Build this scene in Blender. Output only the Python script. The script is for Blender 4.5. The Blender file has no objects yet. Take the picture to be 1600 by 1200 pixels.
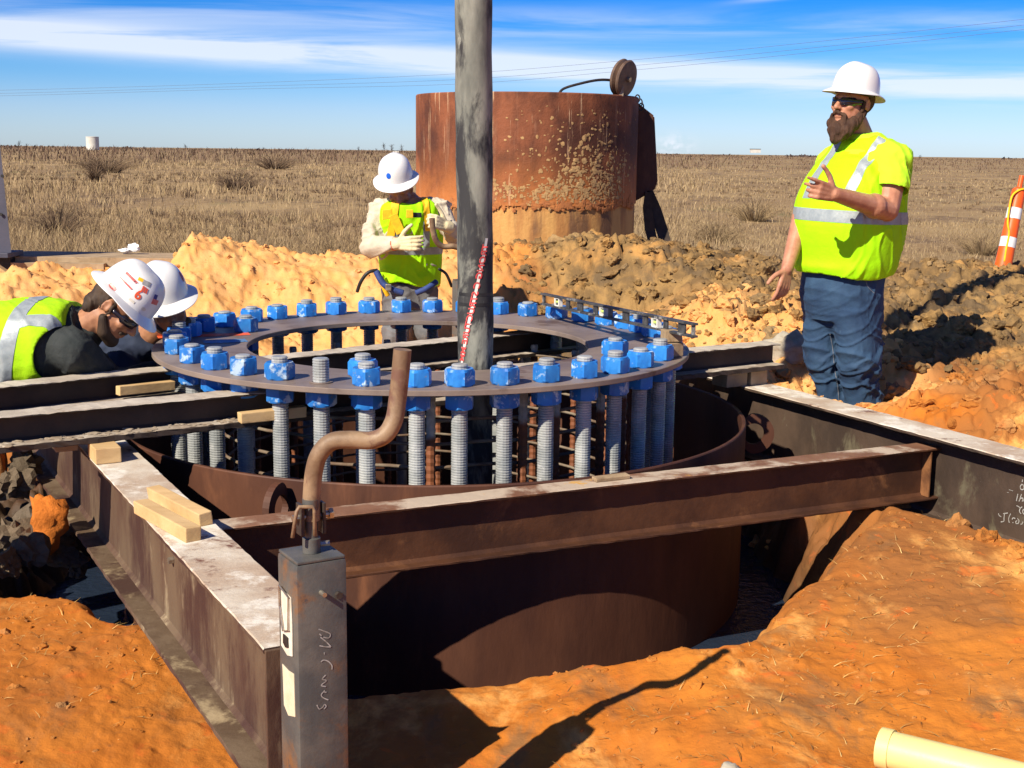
import bpy, bmesh, math, random
import numpy as np
from math import sin, cos, pi, radians, sqrt, atan2, hypot
from mathutils import Vector, Matrix
from mathutils.bvhtree import BVHTree

# ------------------------------------------------------------------ scene, camera, light
S = bpy.context.scene
COL = S.collection
CZ = 1.5
PITCH, ROLL, FPX = radians(10.29), radians(0.7), 2000.0
cam = bpy.data.cameras.new('camera'); cam.sensor_width = 36; cam.lens = 36*FPX/1600
cam.clip_start = 0.05; cam.clip_end = 20000
camo = bpy.data.objects.new('camera', cam); COL.objects.link(camo)
camo.matrix_world = Matrix.Translation((0, 0, CZ)) @ Matrix.Rotation(pi/2-PITCH, 4, 'X') @ Matrix.Rotation(ROLL, 4, 'Z')
S.camera = camo
SUN_AZ, SUN_EL = radians(50), radians(38)          # direction the light travels (from +x towards +y), elevation
trav = Vector((cos(SUN_AZ)*cos(SUN_EL), sin(SUN_AZ)*cos(SUN_EL), -sin(SUN_EL)))
sl = bpy.data.lights.new('sun', 'SUN'); sl.energy = 5.0; sl.angle = radians(0.5); sl.color = (1, .90, .74)
so = bpy.data.objects.new('sun', sl); COL.objects.link(so); so.rotation_euler = trav.to_track_quat('-Z', 'Y').to_euler()
S.view_settings.view_transform = 'Standard'; S.view_settings.look = 'None'
S.view_settings.exposure = 0.6; S.view_settings.gamma = 1.0; S.view_settings.use_curve_mapping = False

W = bpy.data.worlds.new('World'); S.world = W; W.use_nodes = True
class NT:
    def __init__(s, tree): s.t = tree; s.n = tree.nodes; s.l = tree.links
    def put(s, sock, v):
        if v is None: return
        if isinstance(v, bpy.types.NodeSocket): s.l.new(v, sock)
        else:
            if hasattr(sock.default_value, '__len__') and not hasattr(v, '__len__'): v = (v, v, v)
            if hasattr(sock.default_value, '__len__') and len(sock.default_value) == 4 and len(v) == 3: v = (*v, 1)
            sock.default_value = v
    def math(s, op, a, b=None, c=None, clamp=False):
        m = s.n.new('ShaderNodeMath'); m.operation = op; m.use_clamp = clamp
        s.put(m.inputs[0], a); s.put(m.inputs[1], b); s.put(m.inputs[2], c); return m.outputs[0]
    def mix(s, f, a, b, mode='MIX'):
        m = s.n.new('ShaderNodeMix'); m.data_type = 'RGBA'; m.blend_type = mode; m.clamp_factor = True
        s.put(m.inputs[0], f); s.put(m.inputs[6], a); s.put(m.inputs[7], b); return m.outputs[2]
    def noise(s, vec, scale, detail=4, rough=.55, dist=0, col=False):
        m = s.n.new('ShaderNodeTexNoise'); s.put(m.inputs['Vector'], vec)
        m.inputs['Scale'].default_value = scale; m.inputs['Detail'].default_value = detail
        m.inputs['Roughness'].default_value = rough; m.inputs['Distortion'].default_value = dist
        return m.outputs[1 if col else 0]
    def ramp(s, f, lo, hi, a=0., b=1.):
        m = s.n.new('ShaderNodeMapRange'); m.clamp = True; m.interpolation_type = 'SMOOTHSTEP'
        s.put(m.inputs[0], f)
        for i, v in enumerate((lo, hi, a, b)): m.inputs[i+1].default_value = v
        return m.outputs[0]
    def cramp(s, f, stops):
        m = s.n.new('ShaderNodeValToRGB'); s.put(m.inputs[0], f); e = m.color_ramp.elements
        e[0].position, e[0].color = stops[0][0], (*stops[0][1], 1)
        e[1].position, e[1].color = stops[-1][0], (*stops[-1][1], 1)
        for p, c in stops[1:-1]:
            k = e.new(p); k.color = (*c, 1)
        return m.outputs[0]
    def scale(s, vec, sx, sy, sz, off=None):
        m = s.n.new('ShaderNodeVectorMath'); m.operation = 'MULTIPLY'; s.put(m.inputs[0], vec); m.inputs[1].default_value = (sx, sy, sz)
        return m.outputs[0]
    def comb(s, x, y, z):
        m = s.n.new('ShaderNodeCombineXYZ'); s.put(m.inputs[0], x); s.put(m.inputs[1], y); s.put(m.inputs[2], z); return m.outputs[0]
    def sep(s, v):
        m = s.n.new('ShaderNodeSeparateXYZ'); s.put(m.inputs[0], v); return m.outputs
g = NT(W.node_tree); g.n.clear()
tc = g.n.new('ShaderNodeTexCoord'); sx, sy, sz = g.sep(tc.outputs['Generated'])
sky = g.n.new('ShaderNodeTexSky'); sky.sky_type = 'NISHITA'; sky.sun_disc = False
sky.sun_elevation = SUN_EL; sky.sun_rotation = radians(220); sky.altitude = 100; sky.air_density = 1.0; sky.dust_density = .4; sky.ozone_density = 3
az = g.math('ARCTAN2', sx, sy); el = g.math('ARCSINE', sz)
tint = g.cramp(g.math('MAXIMUM', sz, 0.0), [(0.0, (1.10, 1.36, 1.95)), (.03, (.82, 1.12, 1.80)), (.06, (.36, .86, 1.62)), (.115, (.06, .56, 1.45)), (.25, (.08, .36, 1.15)), (1.0, (.06, .22, .62))])
base = g.mix(1.0, sky.outputs[0], tint, 'MULTIPLY')
cv = g.comb(g.math('MULTIPLY', az, 2.2), g.math('MULTIPLY', el, 34), 0.0)
cn = g.noise(cv, 1.3, 6, .6, .5)
cn2 = g.noise(g.comb(g.math('MULTIPLY', az, 1.1), g.math('MULTIPLY', el, 12), 3.0), 1.6, 5, .55, .4)
def band(e0, slope, w, top=1.0):
    d = g.math('SUBTRACT', el, g.math('ADD', e0, g.math('MULTIPLY', az, slope)))
    q = g.math('DIVIDE', d, w)
    return g.math('MULTIPLY', g.math('EXPONENT', g.math('MULTIPLY', g.math('MULTIPLY', q, q), -1.0)), top)
b1 = g.math('MULTIPLY', band(.064, -.040, .0115, 1.4), g.ramp(cn, .26, .58))
b2 = g.math('MULTIPLY', band(.094, -.012, .012, .55), g.ramp(cn, .35, .68))
b3 = g.math('MULTIPLY', g.math('MULTIPLY', g.ramp(el, .10, .3), .55), g.ramp(cn2, .48, .75))
ctr = g.math('MULTIPLY', band(.093, .11, .0022, .5), g.math('EXPONENT', g.math('MULTIPLY', g.math('POWER', g.math('DIVIDE', g.math('ABSOLUTE', g.math('SUBTRACT', az, .195)), .03), 2.0), -1.0)))
dx_ = g.math('DIVIDE', g.math('SUBTRACT', az, .122), .012); dy_ = g.math('DIVIDE', g.math('SUBTRACT', el, .006), .007)
st = g.math('EXPONENT', g.math('MULTIPLY', g.math('ADD', g.math('MULTIPLY', dx_, dx_), g.math('MULTIPLY', dy_, dy_)), -1.0))
st = g.math('MULTIPLY', st, g.ramp(g.noise(g.comb(g.math('MULTIPLY', az, 100), g.math('MULTIPLY', el, 120), 0.0), 1.2, 4), .38, .62))
cl = g.math('ADD', g.math('ADD', b1, b2), g.math('ADD', g.math('ADD', b3, ctr), st), clamp=True)
skyc = g.mix(g.math('MULTIPLY', cl, .8), base, (10.0, 10.6, 11.8))
bg = g.n.new('ShaderNodeBackground'); g.put(bg.inputs[0], skyc); bg.inputs[1].default_value = 0.060
wo = g.n.new('ShaderNodeOutputWorld'); g.l.new(bg.outputs[0], wo.inputs[0])

# ------------------------------------------------------------------ helpers
RI = camo.matrix_world.to_3x3()
def at(px, py, D):
    """point on the sight line of a reference pixel at ground distance D"""
    d = RI @ Vector(((px-800)/FPX, -(py-600)/FPX, -1)); t = D/d.y
    return Vector((d.x*t, D, CZ+d.z*t))
def atz(px, py, z):
    d = RI @ Vector(((px-800)/FPX, -(py-600)/FPX, -1)); t = (z-CZ)/d.z
    return Vector((d.x*t, d.y*t, z))
def rng_noise(x, y, seed=0):
    """vectorised value noise"""
    xi = np.floor(x).astype(np.int64); yi = np.floor(y).astype(np.int64); fx = x-xi; fy = y-yi
    fx = fx*fx*fx*(fx*(fx*6-15)+10); fy = fy*fy*fy*(fy*(fy*6-15)+10)
    def h(a, b):
        n = (a*374761393 + b*668265263 + seed*974634777) & 0xffffffff
        n = ((n ^ (n >> 13))*1274126177) & 0xffffffff
        return ((n ^ (n >> 16)) & 0xffff)/65535.0
    return (h(xi, yi)*(1-fx)+h(xi+1, yi)*fx)*(1-fy)+(h(xi, yi+1)*(1-fx)+h(xi+1, yi+1)*fx)*fy
def fbm(x, y, sc, octv=4, seed=0, gain=.5):
    o = 0; a = 1; t = 0
    for i in range(octv):
        o = o+a*(rng_noise(x*sc, y*sc, seed+i*17)-.5); t += a; a *= gain; sc *= 2.03
    return o/t*2
def worley(x, y, sc, seed=0):
    """rounded lumps: 1 at lump centres, 0 in the cracks"""
    x = x*sc; y = y*sc; xi = np.floor(x).astype(np.int64); yi = np.floor(y).astype(np.int64); d1 = np.full(x.shape, 9.); d2 = np.full(x.shape, 9.); hh = np.zeros(x.shape)
    for i in (-1, 0, 1):
        for j in (-1, 0, 1):
            a = xi+i; b = yi+j
            n = (a*374761393+b*668265263+seed*974634777) & 0xffffffff; n = ((n ^ (n >> 13))*1274126177) & 0xffffffff
            r1 = ((n >> 3) & 0x3ff)/1023.; r2 = ((n >> 15) & 0x3ff)/1023.; r3 = ((n >> 8) & 0xff)/255.
            d = np.hypot(a+r1-x, b+r2-y)
            m = d < d1; d2 = np.where(m, d1, np.minimum(d2, d)); hh = np.where(m, r3, hh); d1 = np.where(m, d, d1)
    return np.clip((d2-d1)*1.6, 0, 1)**.6, hh
def sstep(v, a, b):
    t = np.clip((v-a)/(b-a), 0, 1); return t*t*(3-2*t)

def empty(name, loc, label, cat, group=None, rz=0):
    o = bpy.data.objects.new(name, None); COL.objects.link(o); o.location = loc; o.rotation_euler.z = rz
    o.empty_display_size = .1; o['label'] = label; o['category'] = cat
    if group: o['group'] = group
    return o
def tag(o, label=None, cat=None, group=None, kind=None):
    if label: o['label'] = label
    if cat: o['category'] = cat
    if group: o['group'] = group
    if kind: o['kind'] = kind
    return o
def link(name, me, mat, parent=None, world=True, smooth=None):
    """link a mesh; when world, its vertices are world coordinates whatever the parent's place"""
    o = bpy.data.objects.new(name, me); COL.objects.link(o)
    if mat is not None and not me.materials: me.materials.append(mat)
    if parent is not None:
        o.parent = parent
        if world:
            p = parent; L = Vector((0, 0, 0))
            while p is not None: L = L+p.location; p = p.parent
            o.location = -L
    if smooth is not None:
        me.polygons.foreach_set('use_smooth', [smooth]*len(me.polygons))
    return o
class MB:
    """collects simple solids, then links them as one mesh"""
    def __init__(s): s.v = []; s.f = []
    def add(s, vs, fs):
        n = len(s.v); s.v += [tuple(v) for v in vs]; s.f += [tuple(i+n for i in f) for f in fs]; return s
    def box(s, c, size, ax=None, bev=0.0, jit=0, seed=0):
        """box centred at c with half sizes; ax = three unit vectors"""
        ax = ax or (Vector((1, 0, 0)), Vector((0, 1, 0)), Vector((0, 0, 1))); c = Vector(c); r = random.Random(seed)
        bm = bmesh.new(); bmesh.ops.create_cube(bm, size=2)
        for v in bm.verts: v.co = Vector((v.co.x*size[0]/2, v.co.y*size[1]/2, v.co.z*size[2]/2))
        if jit:
            for v in bm.verts: v.co += Vector((r.uniform(-jit, jit), r.uniform(-jit, jit), r.uniform(-jit, jit)))
        if bev: bmesh.ops.bevel(bm, geom=bm.edges[:], offset=bev, segments=2, affect='EDGES', profile=.6)
        s.add([c+ax[0]*v.co.x+ax[1]*v.co.y+ax[2]*v.co.z for v in bm.verts], [[v.index for v in f.verts] for f in (bm.verts.index_update() or bm.faces)])
        bm.free(); return s
    def tube(s, pts, r, n=12, cap=True, hollow=0):
        pts = [Vector(p) for p in pts]; m = len(pts); rs = r if hasattr(r, '__len__') else [r]*m
        t0 = (pts[1]-pts[0]).normalized(); u = t0.orthogonal().normalized(); vs = []; pt = t0
        for i, p in enumerate(pts):
            t = (pts[min(i+1, m-1)]-pts[max(i-1, 0)]).normalized()
            q = pt.rotation_difference(t); u = (q @ u).normalized(); w = t.cross(u); pt = t
            vs += [p+(u*cos(2*pi*k/n)+w*sin(2*pi*k/n))*rs[i] for k in range(n)]
        fs = [(i*n+k, i*n+(k+1) % n, (i+1)*n+(k+1) % n, (i+1)*n+k) for i in range(m-1) for k in range(n)]
        if cap: fs += [tuple(range(n))[::-1], tuple(range((m-1)*n, m*n))]
        return s.add(vs, fs)
    def lathe(s, prof, n=24, c=(0, 0, 0), close=False, off=0):
        """profile of (radius, z) turned about a vertical axis; closed=True joins the last to the first"""
        c = Vector(c); vs = [c+Vector((r*cos(2*pi*k/n+off), r*sin(2*pi*k/n+off), z)) for r, z in prof for k in range(n)]; m = len(prof)
        fs = [(i*n+k, i*n+(k+1) % n, ((i+1) % m)*n+(k+1) % n, ((i+1) % m)*n+k) for i in range(m if close else m-1) for k in range(n)]
        if not close: fs += [tuple(range(n))[::-1], tuple(range((m-1)*n, m*n))]
        return s.add(vs, fs)
    def mesh(s, name='m'):
        me = bpy.data.meshes.new(name); me.from_pydata(s.v, [], s.f); me.validate(); me.update(); return me
    def build(s, name, mat, parent=None, world=True, smooth=False):
        return link(name, s.mesh(name), mat, parent, world, smooth)
def auto_smooth(o, ang=35):
    me = o.data; bm = bmesh.new(); bm.from_mesh(me)
    for e in bm.edges: e.smooth = not (len(e.link_faces) == 2 and e.calc_face_angle(0) > radians(ang))
    for f in bm.faces: f.smooth = True
    bm.to_mesh(me); bm.free(); return o

def PM(name, c1, c2, scale=6, rough=.7, metal=0, bump=.3, bscale=40, c3=None, c3s=3, c3lo=.55, c3hi=.62, streak=(1, 1, 1), detail=6, lo=.35, hi=.65, c4=None, c4s=2, c4lo=.5, c4hi=.6, rand=.0, spec=.4, bdist=.004, sat=None):
    """two mottled base colours, optional patches c3 and c4, fine relief"""
    m = bpy.data.materials.new(name); m.use_nodes = True; g = NT(m.node_tree); b = g.n['Principled BSDF']
    tc = g.n.new('ShaderNodeTexCoord'); oi = g.n.new('ShaderNodeObjectInfo')
    ad = g.n.new('ShaderNodeVectorMath'); ad.operation = 'ADD'; g.l.new(tc.outputs['Object'], ad.inputs[0])
    g.l.new(g.comb(g.math('MULTIPLY', oi.outputs['Random'], 37.), g.math('MULTIPLY', oi.outputs['Random'], 11.), 0.), ad.inputs[1])
    v = g.scale(ad.outputs[0], *streak)
    col = g.mix(g.ramp(g.noise(v, scale, detail, .62), lo, hi), c1, c2)
    if c3 is not None: col = g.mix(g.ramp(g.noise(v, c3s, 8, .65, .3), c3lo, c3hi), col, c3)
    if c4 is not None:
        w = g.scale(ad.outputs[0], streak[1], streak[0], streak[2])
        col = g.mix(g.ramp(g.noise(w, c4s, 8, .7), c4lo, c4hi), col, c4)
    if rand:
        h = g.n.new('ShaderNodeHueSaturation'); g.put(h.inputs['Value'], g.math('ADD', 1-rand, g.math('MULTIPLY', oi.outputs['Random'], 2*rand))); g.put(h.inputs['Color'], col); col = h.outputs[0]
    g.put(b.inputs['Base Color'], col); b.inputs['Metallic'].default_value = metal; b.inputs['Specular IOR Level'].default_value = spec
    rn = g.noise(v, scale*1.7, 4)
    g.put(b.inputs['Roughness'], g.math('ADD', g.math('MULTIPLY', rn, .3), rough-.15, clamp=True))
    if bump:
        bp = g.n.new('ShaderNodeBump'); bp.inputs['Strength'].default_value = bump; bp.inputs['Distance'].default_value = bdist
        g.put(bp.inputs['Height'], g.noise(v, bscale, 6, .65)); g.l.new(bp.outputs[0], b.inputs['Normal'])
    return m
M = {}
M['rust_beam'] = PM('rust_beam', (.055, .022, .012), (.13, .05, .022), 7, .62, .2, .5, 30, c3=(.25, .10, .04), c3s=4, c3lo=.6, c3hi=.72, c4=(.28, .22, .16), c4s=9, c4lo=.66, c4hi=.72)
M['dusty_top'] = PM('dusty_top', (.58, .51, .41), (.42, .31, .22), 5, .85, 0, .6, 50, c3=(.16, .07, .045), c3s=6, c3lo=.58, c3hi=.66, c4=(.70, .65, .56), c4s=4, c4lo=.50, c4hi=.60)
M['muddy_steel'] = PM('muddy_steel', (.15, .105, .065), (.09, .055, .03), 5, .8, 0, .6, 40, c3=(.34, .26, .15), c3s=5, c3lo=.56, c3hi=.68, c4=(.05, .022, .014), c4s=3, c4lo=.5, c4hi=.62, streak=(1, 1, .45))
M['casing_rust'] = PM('casing_rust', (.060, .021, .012), (.10, .037, .019), 4, .65, .1, .4, 30, c3=(.17, .065, .03), c3s=3, c3lo=.55, c3hi=.7, streak=(1, 1, .3))
M['plate_steel'] = PM('plate_steel', (.17, .13, .11), (.26, .20, .165), 3, .5, .1, .25, 30, c3=(.12, .075, .05), c3s=4, c3lo=.55, c3hi=.66, c4=(.34, .30, .27), c4s=5, c4lo=.62, c4hi=.72)
M['galv'] = PM('galv', (.44, .45, .44), (.30, .32, .32), 14, .42, .25, .2, 60, c3=(.6, .6, .6), c3s=20, c3lo=.6, c3hi=.7, rand=.1)
M['blue_nut'] = PM('blue_nut', (.015, .15, .52), (.025, .21, .60), 18, .45, 0, .25, 60, c3=(.45, .6, .75), c3s=15, c3lo=.55, c3hi=.63, c4=(.22, .20, .16), c4s=22, c4lo=.62, c4hi=.70, rand=.22)
M['wood'] = PM('wood', (.62, .42, .20), (.50, .32, .14), 9, .8, 0, .4, 60, c3=(.38, .23, .10), c3s=14, c3lo=.6, c3hi=.7, streak=(.25, 1, 1))
M['old_wood'] = PM('old_wood', (.30, .21, .12), (.42, .31, .19), 7, .85, 0, .5, 50, c3=(.2, .13, .07), c3s=10, c3lo=.55, c3hi=.7)
M['rebar_grey'] = PM('rebar_grey', (.45, .44, .38), (.30, .30, .27), 12, .6, .1, .4, 60, c3=(.38, .15, .05), c3s=5, c3lo=.5, c3hi=.62)
M['rebar_rust'] = PM('rebar_rust', (.42, .14, .035), (.28, .09, .03), 9, .8, 0, .5, 60)
M['jack_paint'] = PM('jack_paint', (.07, .073, .072), (.125, .115, .10), 9, .5, .1, .35, 40, c3=(.20, .095, .04), c3s=7, c3lo=.5, c3hi=.66, c4=(.055, .055, .06), c4s=7, c4lo=.58, c4hi=.68)
M['handle'] = PM('handle', (.17, .105, .06), (.30, .20, .115), 14, .55, .0, .3, 50, c3=(.15, .075, .05), c3s=12, c3lo=.52, c3hi=.62)
M['dark_steel'] = PM('dark_steel', (.04, .035, .035), (.07, .055, .045), 20, .5, .4, .3, 60)
M['bolt_steel'] = PM('bolt_steel', (.55, .5, .4), (.35, .3, .25), 30, .35, .8, .1, 60)
M['hose'] = PM('hose', (.11, .115, .10), (.30, .30, .25), 5, .75, 0, .6, 30, c3=(.03, .03, .032), c3s=6, c3lo=.46, c3hi=.57, c4=(.5, .5, .43), c4s=7, c4lo=.62, c4hi=.72, streak=(1, 1, .35))
M['black'] = PM('black', (.012, .012, .013), (.025, .025, .025), 20, .5, 0, .1, 60)
M['paper'] = PM('paper', (.75, .7, .6), (.6, .54, .42), 30, .7, 0, .1, 60, c3=(.35, .3, .25), c3s=40, c3lo=.62, c3hi=.66)
M['white_tape'] = PM('white_tape', (.75, .73, .68), (.62, .6, .55), 30, .5, 0, .1, 60)
M['red_print'] = PM('red_print', (.6, .05, .05), (.5, .08, .07), 60, .6, 0, 0, 60, c3=(.7, .5, .45), c3s=60, c3lo=.58, c3hi=.66)
M['chalk'] = PM('chalk', (.42, .41, .38), (.25, .23, .2), 90, .9, 0, 0, 60)
M['orange_paint'] = PM('orange_paint', (.85, .10, .02), (.7, .12, .04), 40, .6, 0, .1, 60)
M['lime'] = PM('lime', (.40, .90, .004), (.38, .82, .004), 8, .75, 0, .35, 25, bdist=.01, spec=.2)
M['lime_shirt'] = PM('lime_shirt', (.50, .92, .03), (.46, .86, .03), 8, .85, 0, .4, 25, bdist=.01, spec=.15)
M['lime_back'] = PM('lime_back', (.38, .72, .008), (.36, .64, .008), 8, .8, 0, .4, 25, bdist=.01, spec=.2)
M['silver'] = PM('silver', (.34, .38, .39), (.27, .31, .33), 40, .4, .1, .2, 90)
M['yellow_web'] = PM('yellow_web', (.85, .52, .01), (.75, .42, .01), 40, .7, 0, .2, 90)
M['blue_web'] = PM('blue_web', (.03, .06, .22), (.02, .04, .14), 40, .7, 0, .2, 90)
M['hat'] = PM('hat', (.80, .80, .78), (.76, .76, .75), 10, .22, 0, .02, 60, c3=(.55, .52, .46), c3s=18, c3lo=.72, c3hi=.8, spec=.5)
M['skin'] = PM('skin', (.50, .24, .145), (.40, .17, .10), 20, .5, 0, .15, 90, bdist=.002)
M['skin_darker'] = PM('skin_darker', (.40, .19, .10), (.30, .13, .07), 20, .5, 0, .15, 90, bdist=.002)
M['hair'] = PM('hair', (.03, .018, .012), (.06, .035, .02), 30, .7, 0, .8, 120, streak=(1, 1, .3))
M['beard'] = PM('beard', (.045, .02, .011), (.08, .038, .02), 40, .8, 0, 1.0, 150, streak=(1, 1, .2))
M['jeans'] = PM('jeans', (.016, .042, .095), (.030, .072, .14), 5, .85, 0, .5, 60, c3=(.075, .135, .21), c3s=4, c3lo=.54, c3hi=.74, bdist=.006)
M['cream'] = PM('cream', (.60, .53, .41), (.48, .41, .31), 9, .9, 0, .5, 25, bdist=.01)
M['glove'] = PM('glove', (.74, .64, .40), (.62, .52, .30), 20, .9, 0, .5, 60, bdist=.004)
M['grey_pants'] = PM('grey_pants', (.16, .16, .165), (.10, .10, .105), 8, .9, 0, .5, 30, bdist=.01)
M['black_shirt'] = PM('black_shirt', (.022, .028, .028), (.035, .04, .04), 8, .9, 0, .6, 25, bdist=.01)
M['yellow_boot'] = PM('yellow_boot', (.85, .45, .01), (.7, .36, .01), 9, .5, 0, .2, 40)
M['lens'] = PM('lens', (.012, .012, .02), (.015, .015, .03), 10, .12, 0, 0, 60, spec=.8)
M['pipe_yellow'] = PM('pipe_yellow', (.80, .68, .26), (.72, .60, .24), 6, .45, 0, .15, 50, c3=(.45, .35, .2), c3s=14, c3lo=.62, c3hi=.7)
M['orange_plastic'] = PM('orange_plastic', (.85, .10, .01), (.8, .12, .015), 8, .45, 0, .1, 50)
M['white_sheet'] = PM('white_sheet', (.75, .75, .75), (.68, .68, .68), 8, .35, 0, .1, 50)
M['strap'] = PM('strap', (.035, .025, .02), (.06, .04, .03), 12, .85, 0, .3, 60)
M['wire'] = PM('wire', (.10, .12, .16), (.12, .13, .16), 12, .6, 0, 0, 60)
M['tank'] = PM('tank', (.62, .60, .54), (.52, .50, .45), 1, .7, 0, .1, 10)
M['trailer'] = PM('trailer', (.045, .05, .075), (.07, .07, .10), 3, .6, .1, .3, 30, c3=(.2, .16, .13), c3s=5, c3lo=.62, c3hi=.72)  # post colour darkened, its shading is put into the base
M['bag'] = PM('bag', (.8, .8, .82), (.7, .72, .74), 20, .35, 0, .5, 60)
M['stone'] = PM('stone', (.42, .38, .30), (.3, .25, .18), 18, .9, 0, .6, 60)
M['mud_crust'] = PM('mud_crust', (.33, .27, .20), (.22, .165, .11), 18, .95, 0, .8, 60, c3=(.45, .40, .33), c3s=12, c3lo=.55, c3hi=.65)
# ------------------------------------------------------------------ ground
PIT = [(-2.9, 4.6), (-2.2, 3.75), (-1.5, 3.82), (-1.1, 3.6), (-.72, 3.3), (-.4, 3.2), (-.08, 3.3), (.25, 3.27), (.53, 3.30), (.74, 3.44), (.93, 3.75), (1.13, 4.05), (1.28, 4.32), (1.36, 4.75),
       (1.40, 5.2), (1.36, 5.9), (1.1, 6.6), (.5, 7.05), (-.3, 7.15), (-1.2, 6.95), (-2.1, 6.4), (-2.9, 5.6)]
def poly_sd(x, y, P):
    d = np.full(x.shape, 1e9); s = np.ones(x.shape); n = len(P)
    for i in range(n):
        ax, ay = P[i]; bx, by = P[i-1]; ex, ey = bx-ax, by-ay; wx, wy = x-ax, y-ay
        t = np.clip((wx*ex+wy*ey)/(ex*ex+ey*ey), 0, 1); d = np.minimum(d, (wx-ex*t)**2+(wy-ey*t)**2)
        c1 = y >= ay; c2 = y < by; c3 = ex*wy > ey*wx
        s = np.where((c1 & c2 & c3) | (~c1 & ~c2 & ~c3), -s, s)
    return s*np.sqrt(d)
def crest_h(x):
    xs = [-9, -3.7, -3.45, -3.0, -2.75, -2.45, -2.3, -1.95, -1.5, -1.0, -.5, 0, .25, .6, 1.0, 1.45, 2.0, 2.4, 3.0, 3.5, 4.5, 6, 9]
    hs = [.3, .50, .64, .62, .50, .66, .84, .76, .70, .70, .70, .78, .82, .86, .83, .76, .69, .66, .66, .66, .68, .5, .3]
    return np.interp(x, xs, hs)
def ground_fn(x, y):
    """height and zone weights (sand, clay, field, wet)"""
    sd = poly_sd(x, y, PIT)
    n1 = fbm(x, y, 1.3, 4, 3); n2 = fbm(x, y, 6, 4, 5); n3 = fbm(x, y, 22, 3, 8)
    front = .055+.17*sstep(x+.12*n1, -.1, .6)+.06*sstep(-x, .5, 1.1)+.05*sstep(x, .8, 1.6)+.03*n1+.009*n2+.003*n3
    right = sstep(x+.35*n1, .35, 1.3)
    cr = crest_h(x+.10*n2)
    left = .10+(cr-.10)*sstep(y+.25*n1, 7.5, 9.45)
    rgt = .30+(cr-.30)*sstep(y+.2*n1, 5.2, 9.6)
    back = left*(1-right)+rgt*right
    back = back+.1*sstep(-x, 2.6, 3.6)*(y < 9)
    zb = front*(1-sstep(y, 4.4, 5.4))+back*sstep(y, 4.4, 5.4)
    # far side of the spoil falls to the field
    fall = sstep(y, 9.75, 11.2); field = sstep(y+.25*n1, 10.0, 10.9)
    zb = zb*(1-fall)
    # the standing man's hollow and the slot under the right-hand girder
    zb = zb-.30*np.exp(-(((x-1.72)/.28)**2+((y-6.3)/.3)**2))
    dx, dy = .461, -.887; px, py = x-1.1, y-5.5; perp = px*.887+py*.461; along = px*dx+py*dy
    zb = zb-.16*sstep(perp, -.24, -.10)*(1-sstep(perp, .22, .38))*sstep(along, .6, 1.0)
    zb = zb+.20*sstep(perp, .25, .75)*(1-sstep(y, 5.5, 7.2))*sstep(along, -.3, .5)
    # clods
    claymask = np.clip(sstep(x+.5*n1, -.35, .25)*sstep(y, 5.6, 7.4)*(1-fall), 0, 1)
    sandmask = (1-sstep(x+.4*n1, -.6, .1))*sstep(y, 6.9, 7.8)*(1-fall)
    wx, wy = x+.05*fbm(x, y, 7, 2, 21), y+.05*fbm(x, y, 7, 2, 22)
    w1, h1 = worley(wx, wy, 4.2, 1); w2, h2 = worley(wx, wy, 9.5, 2); w3, h3 = worley(wx, wy, 21, 3)
    amp = .35+.65*sstep(n1, -.3, .3)
    w4, h4 = worley(wx, wy, 44, 4); lumps = w1*h1*.095*amp+w2*h2*.060+w3*h3*.034+w4*h4*.012+.016*n3
    zb = zb+claymask*(lumps-.03)
    zb = zb+sandmask*(.030*n2+.012*n3+.05*fbm(x, y, 2.6, 3, 71)+w2*h2*(h2 > .6)*.018+w3*h3*(h3 > .72)*.028)
    rr = sstep(perp, .3, .6)*(1-claymask)*sstep(y, 3.0, 4.0)*(1-field)
    zb = zb+rr*(w2*h2*.06+w3*h3*.025)
    ft = (1-field)*(1-claymask)*(1-sandmask)
    zb = zb+ft*(w2*h2*.003+w3*h3*(h3 > .8)*.005+.002*n3+.004*fbm(x+y, (x-y)*.45, 5, 3, 61))
    # pit
    inner = sstep(-(sd+.10*n1+.04*n2), -.02, .34)
    floor = -.45+.03*n2
    z = zb*(1-inner)+floor*inner
    z = z+inner*(1-inner)*4*(.09*(w1*h1)+.06*w2*h2+.02*w3*h3)+inner*(w2*h2*.03)
    # dark clods lying in the left of the pit
    lf = inner*(1-sstep(x, -2.15, -1.65))*sstep(y, 3.9, 4.3)
    z = z+lf*(.25+.18*w1*h1+.08*w2)
    # field
    rise = .75*sstep(y, 50, 260)-.9*sstep(y, 700, 3000)
    z = z+field*(rise+(.08*fbm(x, y, .25, 3, 31)+.02*n2*(y < 60))*(1-sstep(y, 200, 600)))
    pinkish = sandmask+ (1-sandmask)*sstep(x, .75, 1.0)*(1-sstep(x, 2.0, 2.25))*sstep(y, 5.3, 6.0)*(1-sstep(y+.5*n1, 7.6, 8.3))*.9
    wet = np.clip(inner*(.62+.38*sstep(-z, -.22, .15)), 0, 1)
    return z, np.clip(pinkish, 0, 1), claymask, field, wet
def gz(x, y): return float(ground_fn(np.array([float(x)]), np.array([float(y)]))[0][0])

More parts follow.
